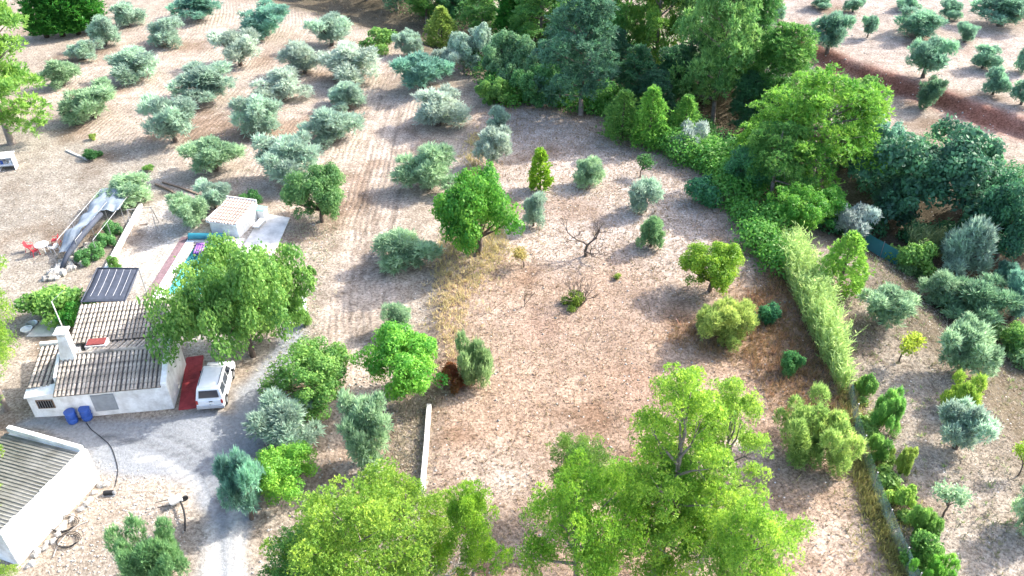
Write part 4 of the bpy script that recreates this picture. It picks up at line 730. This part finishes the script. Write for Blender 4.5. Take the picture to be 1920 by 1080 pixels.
plant('shrub', 112, 590, 118, 64, BR, 'bright green bush left of the dark canopy', None, 0); plant('shrub', 142, 612, 46, 44, (0.108, 0.351, 0.054), 'darker green bush between the canopy and the rear roof', None, 2)
plant('shrub', 218, 508, 22, 28, BR, 'tiny green plant at the end of the low white bed wall'); plant('shrub', 571, 612, 26, 34, BR, 'small green bush at the foot of the short white block wall'); plant('shrub', 586, 516, 16, 20, BR, 'tiny green weed at the left edge of the ploughed strip')
plant('shrub', 174, 295, 34, 18, DK, 'low dark green plant in the bare yard at upper left'); plant('shrub', 174, 262, 15, 12, YG, 'tiny yellow green weed in the bare yard, upper of two'); plant('shrub', 279, 320, 22, 14, BR, 'tiny bright weed at the lower grove edge')
for i, (x, y, lb) in enumerate(((165, 492, 'left'), (185, 478, 'middle'), (202, 460, 'right'), (214, 438, 'far right'))): plant('shrub', x, y, 34, 26, (0.162, 0.365, 0.121), 'leafy vegetable clump under the grey net, %s of the row' % lb)
plant('bush', 312, 1095, 150, 112, (0.22, 0.40, 0.17), 'feathery green shrub at the bottom beside the bent pipe'); plant('sprig', 500, 905, 60, 40, TE, 'low teal bush behind the teal olive by the drive')
# the dry field
plant('sapling', 1012, 356, 42, 76, (0.270, 0.459, 0.041), 'narrow yellow green sapling at the top of the dry field'); plant('olive', 1103, 346, 58, 54, OG, 'small round olive at the top of the dry field, right of the sapling')
plant('sprig', 1210, 398, 60, 66, OL, 'boxy grey green shrub on the shaded edge of the dry field'); plant('olive', 1219, 464, 58, 64, (0.243, 0.419, 0.189), 'two lobed pale green shrub below the boxy one'); plant('sparse', 1200, 332, 34, 38, DK, 'sparse dark sapling near the hedge at the top of the field')
plant('shrub', 1312, 382, 70, 52, (0.081, 0.270, 0.121), 'dark green bush in the hedge shadow at the field edge'); plant('olive', 1000, 424, 56, 68, OL, 'grey green young olive right of the large fruit tree'); plant('shrub', 1385, 412, 16, 20, BR, 'tiny green seedling beside the hedge bend')
plant('round', 1330, 546, 100, 92, (0.257, 0.432, 0.041), 'yellow green round fruit tree in the right of the dry field', None, 0); plant('bush', 1350, 640, 116, 78, (0.351, 0.459, 0.121), 'pale yellow green bush below the round fruit tree'); plant('shrub', 1434, 604, 46, 38, (0.081, 0.270, 0.108), 'dark bush at the foot of the reeds, upper one'); plant('shrub', 1477, 698, 44, 42, (0.095, 0.270, 0.081), 'dark bush at the foot of the reeds, lower one')
plant('sprig', 890, 722, 66, 94, (0.270, 0.405, 0.176), 'oval grey green bush alone in the dry field'); plant('shrub', 850, 722, 54, 42, (0.270, 0.108, 0.041), 'rust brown dead bush beside the oval one'); plant('bush', 1505, 850, 165, 104, (0.338, 0.486, 0.135), 'big pale green bush beside the mesh fence')
plant('bare_tree', 1100, 480, 130, 82, DK, 'leafless tree with a dark trunk in the middle of the dry field'); plant('bare_shrub', 1088, 572, 88, 60, DK, 'leafless many stemmed shrub in the dry field'); plant('shrub', 1075, 572, 44, 26, (0.270, 0.378, 0.054), 'green shoots at the foot of the leafless shrub')
plant('twig', 984, 575, 28, 38, DK, 'thin leafless sapling in the left of the dry field'); plant('sparse', 982, 502, 34, 34, (0.446, 0.378, 0.135), 'dry yellow sapling left of the leafless tree'); plant('twig', 1096, 658, 10, 28, DK, 'short dead stick in the middle of the field'); plant('sprig', 1158, 522, 14, 10, YG, 'tiny yellow seedling right of the leafless shrub')
# beyond the fence
plant('olive', 1652, 606, 96, 78, OG, 'olive with a leaning dark trunk beyond the reeds'); plant('young_pine', 1570, 548, 92, 112, (0.270, 0.486, 0.081), 'bright bushy young tree right of the reeds'); plant('olive', 1798, 700, 112, 98, OG, 'olive at the right of the pale field beyond the fence')
plant('sparse', 1686, 678, 46, 54, (0.446, 0.540, 0.068), 'small yellow sapling in the pale field'); plant('sprig', 1792, 768, 64, 66, (0.324, 0.486, 0.081), 'yellow green bush between two olives in the pale field'); plant('olive', 1790, 842, 108, 92, OL, 'lower olive with dark limbs in the pale field'); plant('sparse', 1768, 970, 54, 66, OG, 'thin sapling with a bent stem in the pale field')
plant('sparse', 1908, 892, 40, 50, (0.338, 0.513, 0.054), 'yellow green sapling at the right edge'); plant('olive', 1930, 1000, 80, 90, OG, 'olive cut by the right edge near the bottom')
for i, (x, y, w_, h_, c_) in enumerate(((1622, 742, 50, 50, BR), (1650, 800, 64, 66, (0.216, 0.459, 0.108)), (1640, 860, 56, 66, BR), (1678, 890, 52, 56, YG), (1690, 950, 62, 60, (0.297, 0.486, 0.095)), (1712, 1010, 72, 64, BR), (1722, 1065, 80, 66, BR), (1738, 1110, 80, 60, (0.189, 0.446, 0.068)))):
    plant(('shrub', 'bush', 'sprig', 'bush', 'shrub', 'bush', 'shrub', 'bush')[i], x + (0, 6, -4, 8, -6, 4, 0, 6)[i], y, w_ * (.7, .9, .7, .75, .8, .75, .9, .9)[i], h_ * (.8, 1, .7, .85, .8, .9, .9, 1)[i], c_, 'leafy bush in the strip along the mesh fence, %s down from the reeds' % ('first second third fourth fifth sixth seventh eighth'.split()[i]), 'bushes along the mesh fence')
# far grove
g2 = 'olive trees in the far grove at upper right'; FO = (0.25, 0.44, 0.29)
for a in (
 ('olive', 1454, 37, 40, 34, FO, 'small olive nearest the ravine pines in the far grove'), ('olive', 1538, 16, 48, 28, FO, 'olive cut by the top edge, leftmost in the far grove'), ('olive', 1551, 99, 64, 78, FO, 'tall two tiered olive at the left of the far grove'),
 ('olive', 1599, 23, 38, 28, FO, 'small olive cut by the top edge right of the first'), ('olive', 1626, 71, 32, 44, FO, 'slim upright olive right of the tall two tiered one'), ('olive', 1722, 69, 88, 55, FO, 'wide olive with a large shadow in the middle of the far grove'),
 ('olive', 1700, 18, 48, 28, FO, 'olive cut by the top edge above the wide one'), ('olive', 1779, 37, 55, 40, FO, 'round olive with clear trunk near the top edge'), ('olive', 1875, 49, 98, 62, FO, 'biggest olive at the top right corner'),
 ('olive', 1808, 80, 46, 40, FO, 'small round olive below the top right ones'), ('olive', 1730, 147, 84, 80, FO, 'large olive standing on top of the red bank'), ('olive', 1841, 129, 52, 46, FO, 'neat mushroom shaped olive at the right of the far grove'),
 ('olive', 1861, 178, 50, 54, FO, 'upright olive above the right end of the red bank'), ('olive', 1916, 136, 44, 54, FO, 'olive cut by the right edge, upper one'), ('olive', 1914, 197, 48, 52, FO, 'olive cut by the right edge, lower one'), ('olive', 1737, 202, 54, 58, (0.162, 0.297, 0.162), 'dull olive growing on the red bank itself'),
): plant(*a, g2)
# ravine wood
g3 = 'trees of the ravine wood'
for a in (
 ('pine', 905, 70, 70, 100, PG, 'bright pine at the top left of the ravine wood'), ('cypress', 955, 80, 50, 110, CY, 'dark pointed tree at the top of the ravine wood'), ('pine', 1015, 105, 120, 150, PG, 'green pine behind the pale shrubs at the top of the wood'),
 ('pine', 1090, 215, 150, 230, PB, 'big blue green pine in the middle of the ravine wood'), ('pine', 1165, 130, 120, 260, PG, 'pine cut by the top edge behind the blue green one'), ('pine', 1225, 150, 110, 300, (0.203, 0.378, 0.068), 'lighter pine cut by the top edge left of the tall grey trunked pine'),
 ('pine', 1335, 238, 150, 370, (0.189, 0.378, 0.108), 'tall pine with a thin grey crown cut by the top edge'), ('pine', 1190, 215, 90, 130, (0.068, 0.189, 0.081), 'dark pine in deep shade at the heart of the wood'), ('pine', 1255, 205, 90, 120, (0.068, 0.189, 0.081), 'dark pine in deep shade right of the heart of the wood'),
 ('pine', 1440, 245, 140, 200, PG, 'dense green pine left of the great round pine'), ('stone_pine', 1512, 375, 258, 245, (0.203, 0.419, 0.061), 'great round bright pine dominating the ravine'), ('stone_pine', 1440, 380, 140, 150, PG, 'dark green pine tucked under the left side of the great round pine'),
 ('oak', 1710, 405, 265, 180, OKC, 'wide dark evergreen oak right of the great round pine'), ('oak', 1625, 330, 90, 120, TE, 'narrow teal tree between the great pine and the wide oak'), ('oak', 1870, 480, 150, 140, (0.068, 0.203, 0.101), 'dark evergreen oak at the right edge of the ravine'), ('shrub', 1615, 190, 62, 50, BR, 'bright round bush at the left end of the red bank'),
 ('oak', 895, 130, 90, 85, OL, 'pale grey green tree at the left of the ravine wood'), ('oak', 955, 165, 100, 100, (0.176, 0.338, 0.162), 'grey green tree above the hedge start'), ('oak', 1010, 195, 90, 80, (0.121, 0.297, 0.095), 'darker tree above the hedge start, right one'), ('oak', 925, 195, 60, 50, BR, 'small bright tree at the very start of the hedge'),
 ('young_pine', 1165, 262, 72, 92, BR, 'pointed young pine behind the hedge, left of three'), ('young_pine', 1215, 275, 74, 112, (0.216, 0.459, 0.081), 'pointed young pine behind the hedge, middle of three'), ('young_pine', 1280, 265, 60, 86, (0.230, 0.459, 0.095), 'pointed young pine behind the hedge, right of three'), ('sprig', 1285, 290, 66, 64, SV, 'silvery bush among the young pines behind the hedge'),
 ('round', 1400, 360, 90, 90, (0.095, 0.297, 0.108), 'dark leafy tree behind the hedge bend'), ('round', 1480, 430, 100, 80, (0.162, 0.405, 0.054), 'leafy bright tree at the head of the reeds'), ('round', 1540, 425, 80, 70, (0.135, 0.378, 0.054), 'leafy tree right of the head of the reeds'), ('olive', 1592, 452, 76, 72, SV, 'silver white tree above the teal windbreak fence'),
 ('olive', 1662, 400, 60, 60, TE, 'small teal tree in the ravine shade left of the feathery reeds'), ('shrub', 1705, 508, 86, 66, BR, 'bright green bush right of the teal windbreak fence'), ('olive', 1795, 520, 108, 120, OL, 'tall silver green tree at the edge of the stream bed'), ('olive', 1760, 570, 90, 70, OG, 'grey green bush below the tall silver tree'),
 ('olive', 1815, 605, 120, 84, (0.243, 0.419, 0.230), 'wide grey green bush at the lip of the stream bed'), ('olive', 1895, 600, 70, 90, TE, 'teal tree at the right edge below the dark oak'), ('olive', 1880, 540, 50, 50, TE, 'small teal tree in the stream bed at right'), ('shrub', 1900, 655, 60, 50, BR, 'green bush on the far lip of the pale field at right'),
): plant(*a, g3)
# left edge and top left
plant('cypress', 88, 70, 60, 130, CY, 'dark cypress of the hedge at top left, leftmost'); plant('cypress', 118, 68, 60, 126, CY, 'dark cypress of the hedge at top left, second'); plant('cypress', 148, 64, 60, 120, CY, 'dark cypress of the hedge at top left, third'); plant('cypress', 176, 58, 56, 112, CY, 'dark cypress of the hedge at top left, rightmost')
plant('pine', 22, 270, 200, 330, (0.216, 0.405, 0.081), 'tall pine with a bare leaning trunk at the top left corner', None, 1); plant('pine', -45, 200, 170, 300, PG, 'pine mostly cut by the left edge near the top'); plant('tall_pine', -55, 650, 220, 330, (0.270, 0.459, 0.068), 'tall light green pine cut by the left edge beside the yard', None, 2); plant('tall_pine', -38, 885, 190, 310, PN, 'tall light green pine cut by the left edge beside the farmhouse', None, 1); plant('near_pine', 12, 770, 150, 250, (.27, .44, .07), 'light green pine cut by the left edge between the two tall ones', None, 3); plant('near_pine', -12, 1000, 110, 170, PN, 'light green pine over the shed roof at the left edge', None, 0); plant('near_pine', -5, 1125, 80, 110, PN, 'small light green pine in the lower left corner', None, 3)
plant('pine', 1390, 195, 110, 230, (0.121, 0.297, 0.081), 'green pine between the tall grey crowned pine and the dense one', g3); plant('pine', 1290, 130, 100, 260, (0.162, 0.324, 0.095), 'pine cut by the top edge right of the lighter one', g3); plant('oak', 1130, 90, 90, 80, (0.162, 0.338, 0.108), 'broad tree cut by the top edge behind the blue green pine', g3); plant('oak', 1060, 60, 90, 70, (0.121, 0.297, 0.108), 'tree cut by the top edge right of the dark pointed one', g3); plant('oak', 860, 30, 80, 60, (0.081, 0.243, 0.081), 'dark tree cut by the top edge at the left of the ravine wood', g3)
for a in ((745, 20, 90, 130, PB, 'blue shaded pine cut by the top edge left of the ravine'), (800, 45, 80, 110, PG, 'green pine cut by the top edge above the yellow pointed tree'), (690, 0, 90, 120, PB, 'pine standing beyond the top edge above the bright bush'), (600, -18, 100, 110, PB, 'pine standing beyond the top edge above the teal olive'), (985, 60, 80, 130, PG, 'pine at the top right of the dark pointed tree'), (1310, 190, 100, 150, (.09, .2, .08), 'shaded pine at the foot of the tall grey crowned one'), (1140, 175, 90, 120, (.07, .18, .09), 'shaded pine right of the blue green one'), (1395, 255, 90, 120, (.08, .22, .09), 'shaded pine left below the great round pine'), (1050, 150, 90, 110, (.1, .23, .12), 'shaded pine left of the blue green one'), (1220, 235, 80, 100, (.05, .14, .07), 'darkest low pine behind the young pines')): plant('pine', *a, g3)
# near pines along the bottom
plant('near_pine', 680, 1180, 290, 290, PN, 'broad bright pine at the bottom left of centre', None, 0); plant('near_pine', 600, 1170, 190, 185, PG, 'shorter pine at the left of the bottom pines', None, 1); plant('near_pine', 890, 1120, 128, 218, (0.243, 0.432, 0.041), 'round headed pine at the bottom, alone in the gap', None, 2); plant('near_pine', 770, 1075, 185, 190, PN, 'pine behind the broad one with bare limbs beside it', None, 3)
plant('near_pine', 1072, 1170, 215, 305, (0.243, 0.446, 0.047), 'dome shaped pine left in the bottom right clump', None, 3); plant('tall_pine', 1228, 1100, 205, 400, (0.297, 0.486, 0.061), 'tallest pine of the bottom clump with a pointed top', None, 0); plant('tall_pine', 1312, 1060, 145, 340, (0.311, 0.486, 0.081), 'slim tall pine at the right of the tallest one', None, 2); plant('near_pine', 1085, 960, 130, 140, (0.162, 0.297, 0.054), 'dark thin pine behind the dome shaped one', None, 1)
plant('near_pine', 1225, 1085, 215, 250, (0.230, 0.432, 0.054), 'pine in front of the tallest one at the bottom', None, 1); plant('near_pine', 1358, 1200, 185, 270, (0.297, 0.499, 0.068), 'light green pine sloping to the right at the bottom', None, 3)
plant('snag', 800, 1125, 200, 140, DK, 'dead grey branches between the bottom pines'); plant('snag', 1290, 1135, 210, 170, DK, 'dead grey tree below the slim pine at the bottom right')
# ---------------------------------------------------------------- stuff nobody could count
def scatter(poly, n, seed, maskf=None, jit=0.0):
    r = np.random.default_rng(seed); lo, hi = poly.min(0), poly.max(0); X = r.uniform(lo[0], hi[0], n); Y = r.uniform(lo[1], hi[1], n); m = poly_in(X, Y, poly, .01) > .5
    if maskf is not None: m &= r.uniform(0, 1, n) < maskf(X, Y)
    X, Y = X[m], Y[m]; j = jit * r.normal(size=(2, len(X))) * r.uniform(0, 1, len(X)) ** 2; return r, X + j[0], Y + j[1]
def grass(name, poly, n, seed, L0, k, w, col, label, spread=.55, maskf=None):
    r, X, Y = scatter(poly, n, seed, maskf, 1.3); P = np.stack([X, Y, ground_h(X, Y) - .02], -1); A = np.tile(np.array((0, 0, 1.)), (len(X), 1))
    V, F_, T = tufts(r, P, A, r.uniform(.6, 1.5, len(X)) * L0, k, spread, w); T = np.clip(T + .35 * np.repeat(fbm(X, Y, 5, 3), k * 4), 0, 1)
    o = link(name, np_mesh(name, V, F_, M_DRY, T)); o.color = (*col, 1); return tag(o, label, 'grass', kind='stuff')
grass('dry_grass', Z_FIELD, 20000, 1, .18, 3, .038, (.40, .30, .20), 'short dry straw grass of the open field', .8)
grass('dry_grass', Z_RIGHT, 13000, 2, .18, 3, .03, (.44, .38, .31), 'pale dry grass of the field beyond the mesh fence', .8)
grass('tall_dry_grass', Z_BROWN, 5500, 3, .45, 5, .03, (.34, .21, .11), 'tall rust brown grass along the foot of the reeds')
grass('straw_grass', GW([(815, 470), (865, 400), (880, 250), (905, 250), (905, 320), (960, 470), (880, 560), (850, 680), (815, 640)]), 5200, 4, .45, 5, .03, (.50, .42, .20), 'tall yellow straw grass at the left edge of the dry field')
grass('fence_grass', GW([(1570, 730), (1600, 740), (1640, 900), (1720, 1100), (1680, 1100), (1610, 930)]), 3800, 5, .5, 5, .03, (.36, .33, .12), 'tall olive brown grass at the foot of the mesh fence')
grass('dry_grass', Z_YARD, 6000, 6, .10, 4, .03, (.38, .34, .27), 'sparse short dry grass of the bare yard', .9)
grass('weeds', GW([(590, 640), (600, 560), (640, 420), (600, 380), (540, 420), (560, 600), (480, 720), (500, 760), (640, 700)]), 2600, 7, .18, 5, .03, (.36, .36, .24), 'thin grey weeds on the bank beside the ploughed strip', .8)
grass('bank_grass', GW([(740, 640), (815, 640), (805, 760), (790, 920), (690, 930), (740, 760)]), 3200, 8, .2, 5, .03, (.44, .38, .28), 'rough dry grass on the bank above the white kerb wall', .8)
grass('weed_tufts', Z_FIELD, 2600, 9, .26, 7, .03, (.24, .17, .10), 'scattered brown weed tufts in the dry field', .9, lambda X, Y: np.clip(.2 + 1.6 * fbm(X, Y, 4, 3), 0, 1))
grass('green_weeds', Z_RIGHT, 1500, 12, .3, 7, .035, (.27, .36, .14), 'patches of green weeds in the pale field', .9, lambda X, Y: np.clip(1.8 * fbm(X + 30, Y, 6, 3), 0, 1))
grass('weed_tufts', Z_RIGHT, 2600, 10, .28, 7, .03, (.25, .24, .13), 'scattered dull weed tufts beyond the mesh fence', .9, lambda X, Y: np.clip(.25 + 1.6 * fbm(X, Y, 4, 3), 0, 1))
grass('weed_tufts', GW([(110, 240), (330, 300), (480, 380), (600, 420), (640, 330), (760, 110), (640, -15), (380, -20), (90, 180)]), 1500, 11, .16, 6, .03, (.30, .30, .16), 'thin weeds between the olive rows of the grove', .9)
def leaf_mass(name, pts, n, rad, col, label, seed, size=.13, m_=M_LEAF, zs=1.0):
    r = np.random.default_rng(seed); P = np.array([list(G(*p)) for p in pts]); blobs = []
    for a, b in zip(P[:-1], P[1:]):
        L_ = np.linalg.norm(b - a)
        for k in range(max(1, int(L_ / .8))):
            c = a + (b - a) * r.uniform(0, 1) + np.array((r.normal(0, rad * .45), r.normal(0, rad * .45), 0)); s = rad * r.uniform(.45, .9); blobs.append((c[0], c[1], float(ground_h(c[0], c[1])) + s * .45 * zs, s))
    Q, d = blob_sample(r, blobs, n, .6); V, F_, T = leaves(r, Q, unit(d + np.array((0, 0, .4)) + .7 * r.normal(size=d.shape)), size, .62); T = np.clip(T + .3 * np.repeat(fbm(Q[:, 0], Q[:, 1], 2.5, 3), 4), 0, 1)
    o = link(name, np_mesh(name, V, F_, m_, T)); o.color = (*col, 1); return tag(o, label, 'undergrowth', kind='stuff')
leaf_mass('bramble_hedge', [(895, 192), (945, 190), (1000, 190), (1045, 192), (1090, 197), (1145, 210), (1205, 246), (1265, 284), (1330, 318), (1380, 366), (1415, 415), (1440, 470), (1462, 505)], 42000, 2.2, (.14, .36, .06), 'dense green bramble hedge curving along the top of the dry field', 31)
leaf_mass('undergrowth', [(880, 150), (980, 160), (1100, 190), (1180, 200), (1260, 235), (1340, 290), (1420, 320), (1480, 380)], 24000, 2.6, (.08, .25, .06), 'dark undergrowth on the near bank of the ravine', 32)
leaf_mass('undergrowth', [(760, 10), (860, 40), (960, 60), (1080, 70), (1200, 100), (1330, 150), (1400, 180), (1480, 230), (1560, 260), (1640, 310), (1720, 360)], 27000, 2.8, (.09, .25, .07), 'dark undergrowth on the far bank of the ravine', 33)
leaf_mass('undergrowth', [(1560, 440), (1610, 420), (1660, 440), (1720, 450), (1770, 450), (1830, 420), (1900, 430)], 9000, 1.5, (.09, .27, .11), 'shaded undergrowth in the ravine below the dark oaks', 34)
leaf_mass('undergrowth', [(1560, 300), (1620, 330), (1680, 330), (1740, 300), (1800, 320), (1880, 360), (1930, 380)], 12000, 2.2, (.09, .26, .1), 'green undergrowth below the red bank behind the wide oak', 36)
leaf_mass('bank_scrub', [(1125, 190), (1180, 225), (1240, 250), (1300, 275), (1350, 310), (1400, 340)], 22000, 2.4, (.15, .36, .07), 'tangled bright scrub behind the hedge among the young pines', 37)
leaf_mass('fence_scrub', [(1605, 730), (1630, 790), (1645, 850), (1665, 900), (1690, 960), (1715, 1020), (1735, 1080)], 9000, .75, (.26, .42, .10), 'ragged green scrub along the far side of the mesh fence', 38, .09)
leaf_mass('edge_scrub', [(1690, 500), (1740, 530), (1790, 590), (1850, 610), (1910, 650), (1960, 700)], 8000, 1.1, (.25, .42, .17), 'low green scrub along the lip of the pale field', 35)
def reeds(name, poly, n, seed, H, col, label, lean=.16, k=13):
    r, X, Y = scatter(poly, n, seed); V = []; n = len(X); z = ground_h(X, Y); h = H * r.uniform(.45, 1.2, n) * (.8 + .35 * fbm(X, Y, 2.5, 2)); ln = r.normal(0, lean, (n, 2)); base = np.stack([X, Y, z], -1); top = base + np.stack([ln[:, 0] * h, ln[:, 1] * h, h], -1)
    t = r.uniform(.15, 1.0, (n, k)); P = (base[:, None] * (1 - t[..., None]) + top[:, None] * t[..., None]).reshape(-1, 3); a = r.uniform(0, 6.28, n * k); A = unit(np.stack([np.cos(a) * .7, np.sin(a) * .7, r.uniform(.3, 1.3, n * k)], -1))
    V, F_, T = tufts(r, P, A, r.uniform(.35, .7, n * k), 1, .1, .045); D = unit(top - base); s = unit(np.cross(D, np.array((0, 1., 0)))) * .014; s2 = unit(np.cross(D, np.array((1., 0, 0)))) * .014
    S = np.concatenate([np.stack([base - q_, base + q_, top + q_ * .4, top - q_ * .4], 1).reshape(-1, 3) for q_ in (s, s2)]); FS = np.arange(len(S)).reshape(-1, 4)
    V = np.concatenate([V, S]); F_ = np.concatenate([F_, FS + len(T)]); T = np.concatenate([T, np.full(len(S), .75)])
    o = link(name, np_mesh(name, V, F_, M_LEAF, T)); o.color = (*col, 1); return tag(o, label, 'reeds', kind='stuff')
reeds('giant_reeds', GW([(1462, 500), (1482, 470), (1515, 510), (1550, 600), (1590, 735), (1572, 738), (1515, 630)]), 2600, 41, 2.9, (.42, .57, .20), 'tall pale green giant reeds in a long row between the two fields')
reeds('feathery_reeds', GW([(1705, 470), (1760, 465), (1770, 485), (1710, 490)]), 420, 42, 3.2, (.30, .38, .17), 'feathery pale reeds standing in the shaded ravine', .22)
def gravel(name, poly, n, seed, label, smin=.03, smax=.12):
    r, X, Y = scatter(poly, n, seed); n = len(X); z = ground_h(X, Y); s = r.uniform(smin, smax, n) ** 1.0; O = np.array([(1, 0, 0), (-1, 0, 0), (0, 1, 0), (0, -1, 0), (0, 0, .8), (0, 0, -.5)]); Fo = np.array([(0, 2, 4), (2, 1, 4), (1, 3, 4), (3, 0, 4), (2, 0, 5), (1, 2, 5), (3, 1, 5), (0, 3, 5)])
    V = (np.stack([X, Y, z], -1)[:, None] + O[None] * s[:, None, None] * r.uniform(.6, 1.3, (n, 6, 1))).reshape(-1, 3); F_ = (np.arange(n)[:, None, None] * 6 + Fo[None]).reshape(-1, 3)
    tag(link(name, np_mesh(name, V, F_, M_STONE)), label, 'stones', kind='stuff')
gravel('field_stones', GW([(590, 660), (610, 480), (590, 380), (560, 420), (560, 600), (480, 720), (470, 1080), (790, 1080), (800, 640), (815, 560), (760, 560), (700, 700)]), 2600, 51, 'loose pale stones on the banks of the ploughed strip')
gravel('field_stones', Z_FAR, 900, 52, 'loose pale stones of the far grove', .05, .18); gravel('field_stones', Z_FIELD, 700, 53, 'scattered white stones in the dry field', .04, .14); gravel('field_stones', GW([(160, 860), (300, 890), (360, 950), (330, 1100), (60, 1100), (190, 910)]), 900, 54, 'loose stones on the bare soil by the shed', .03, .1)
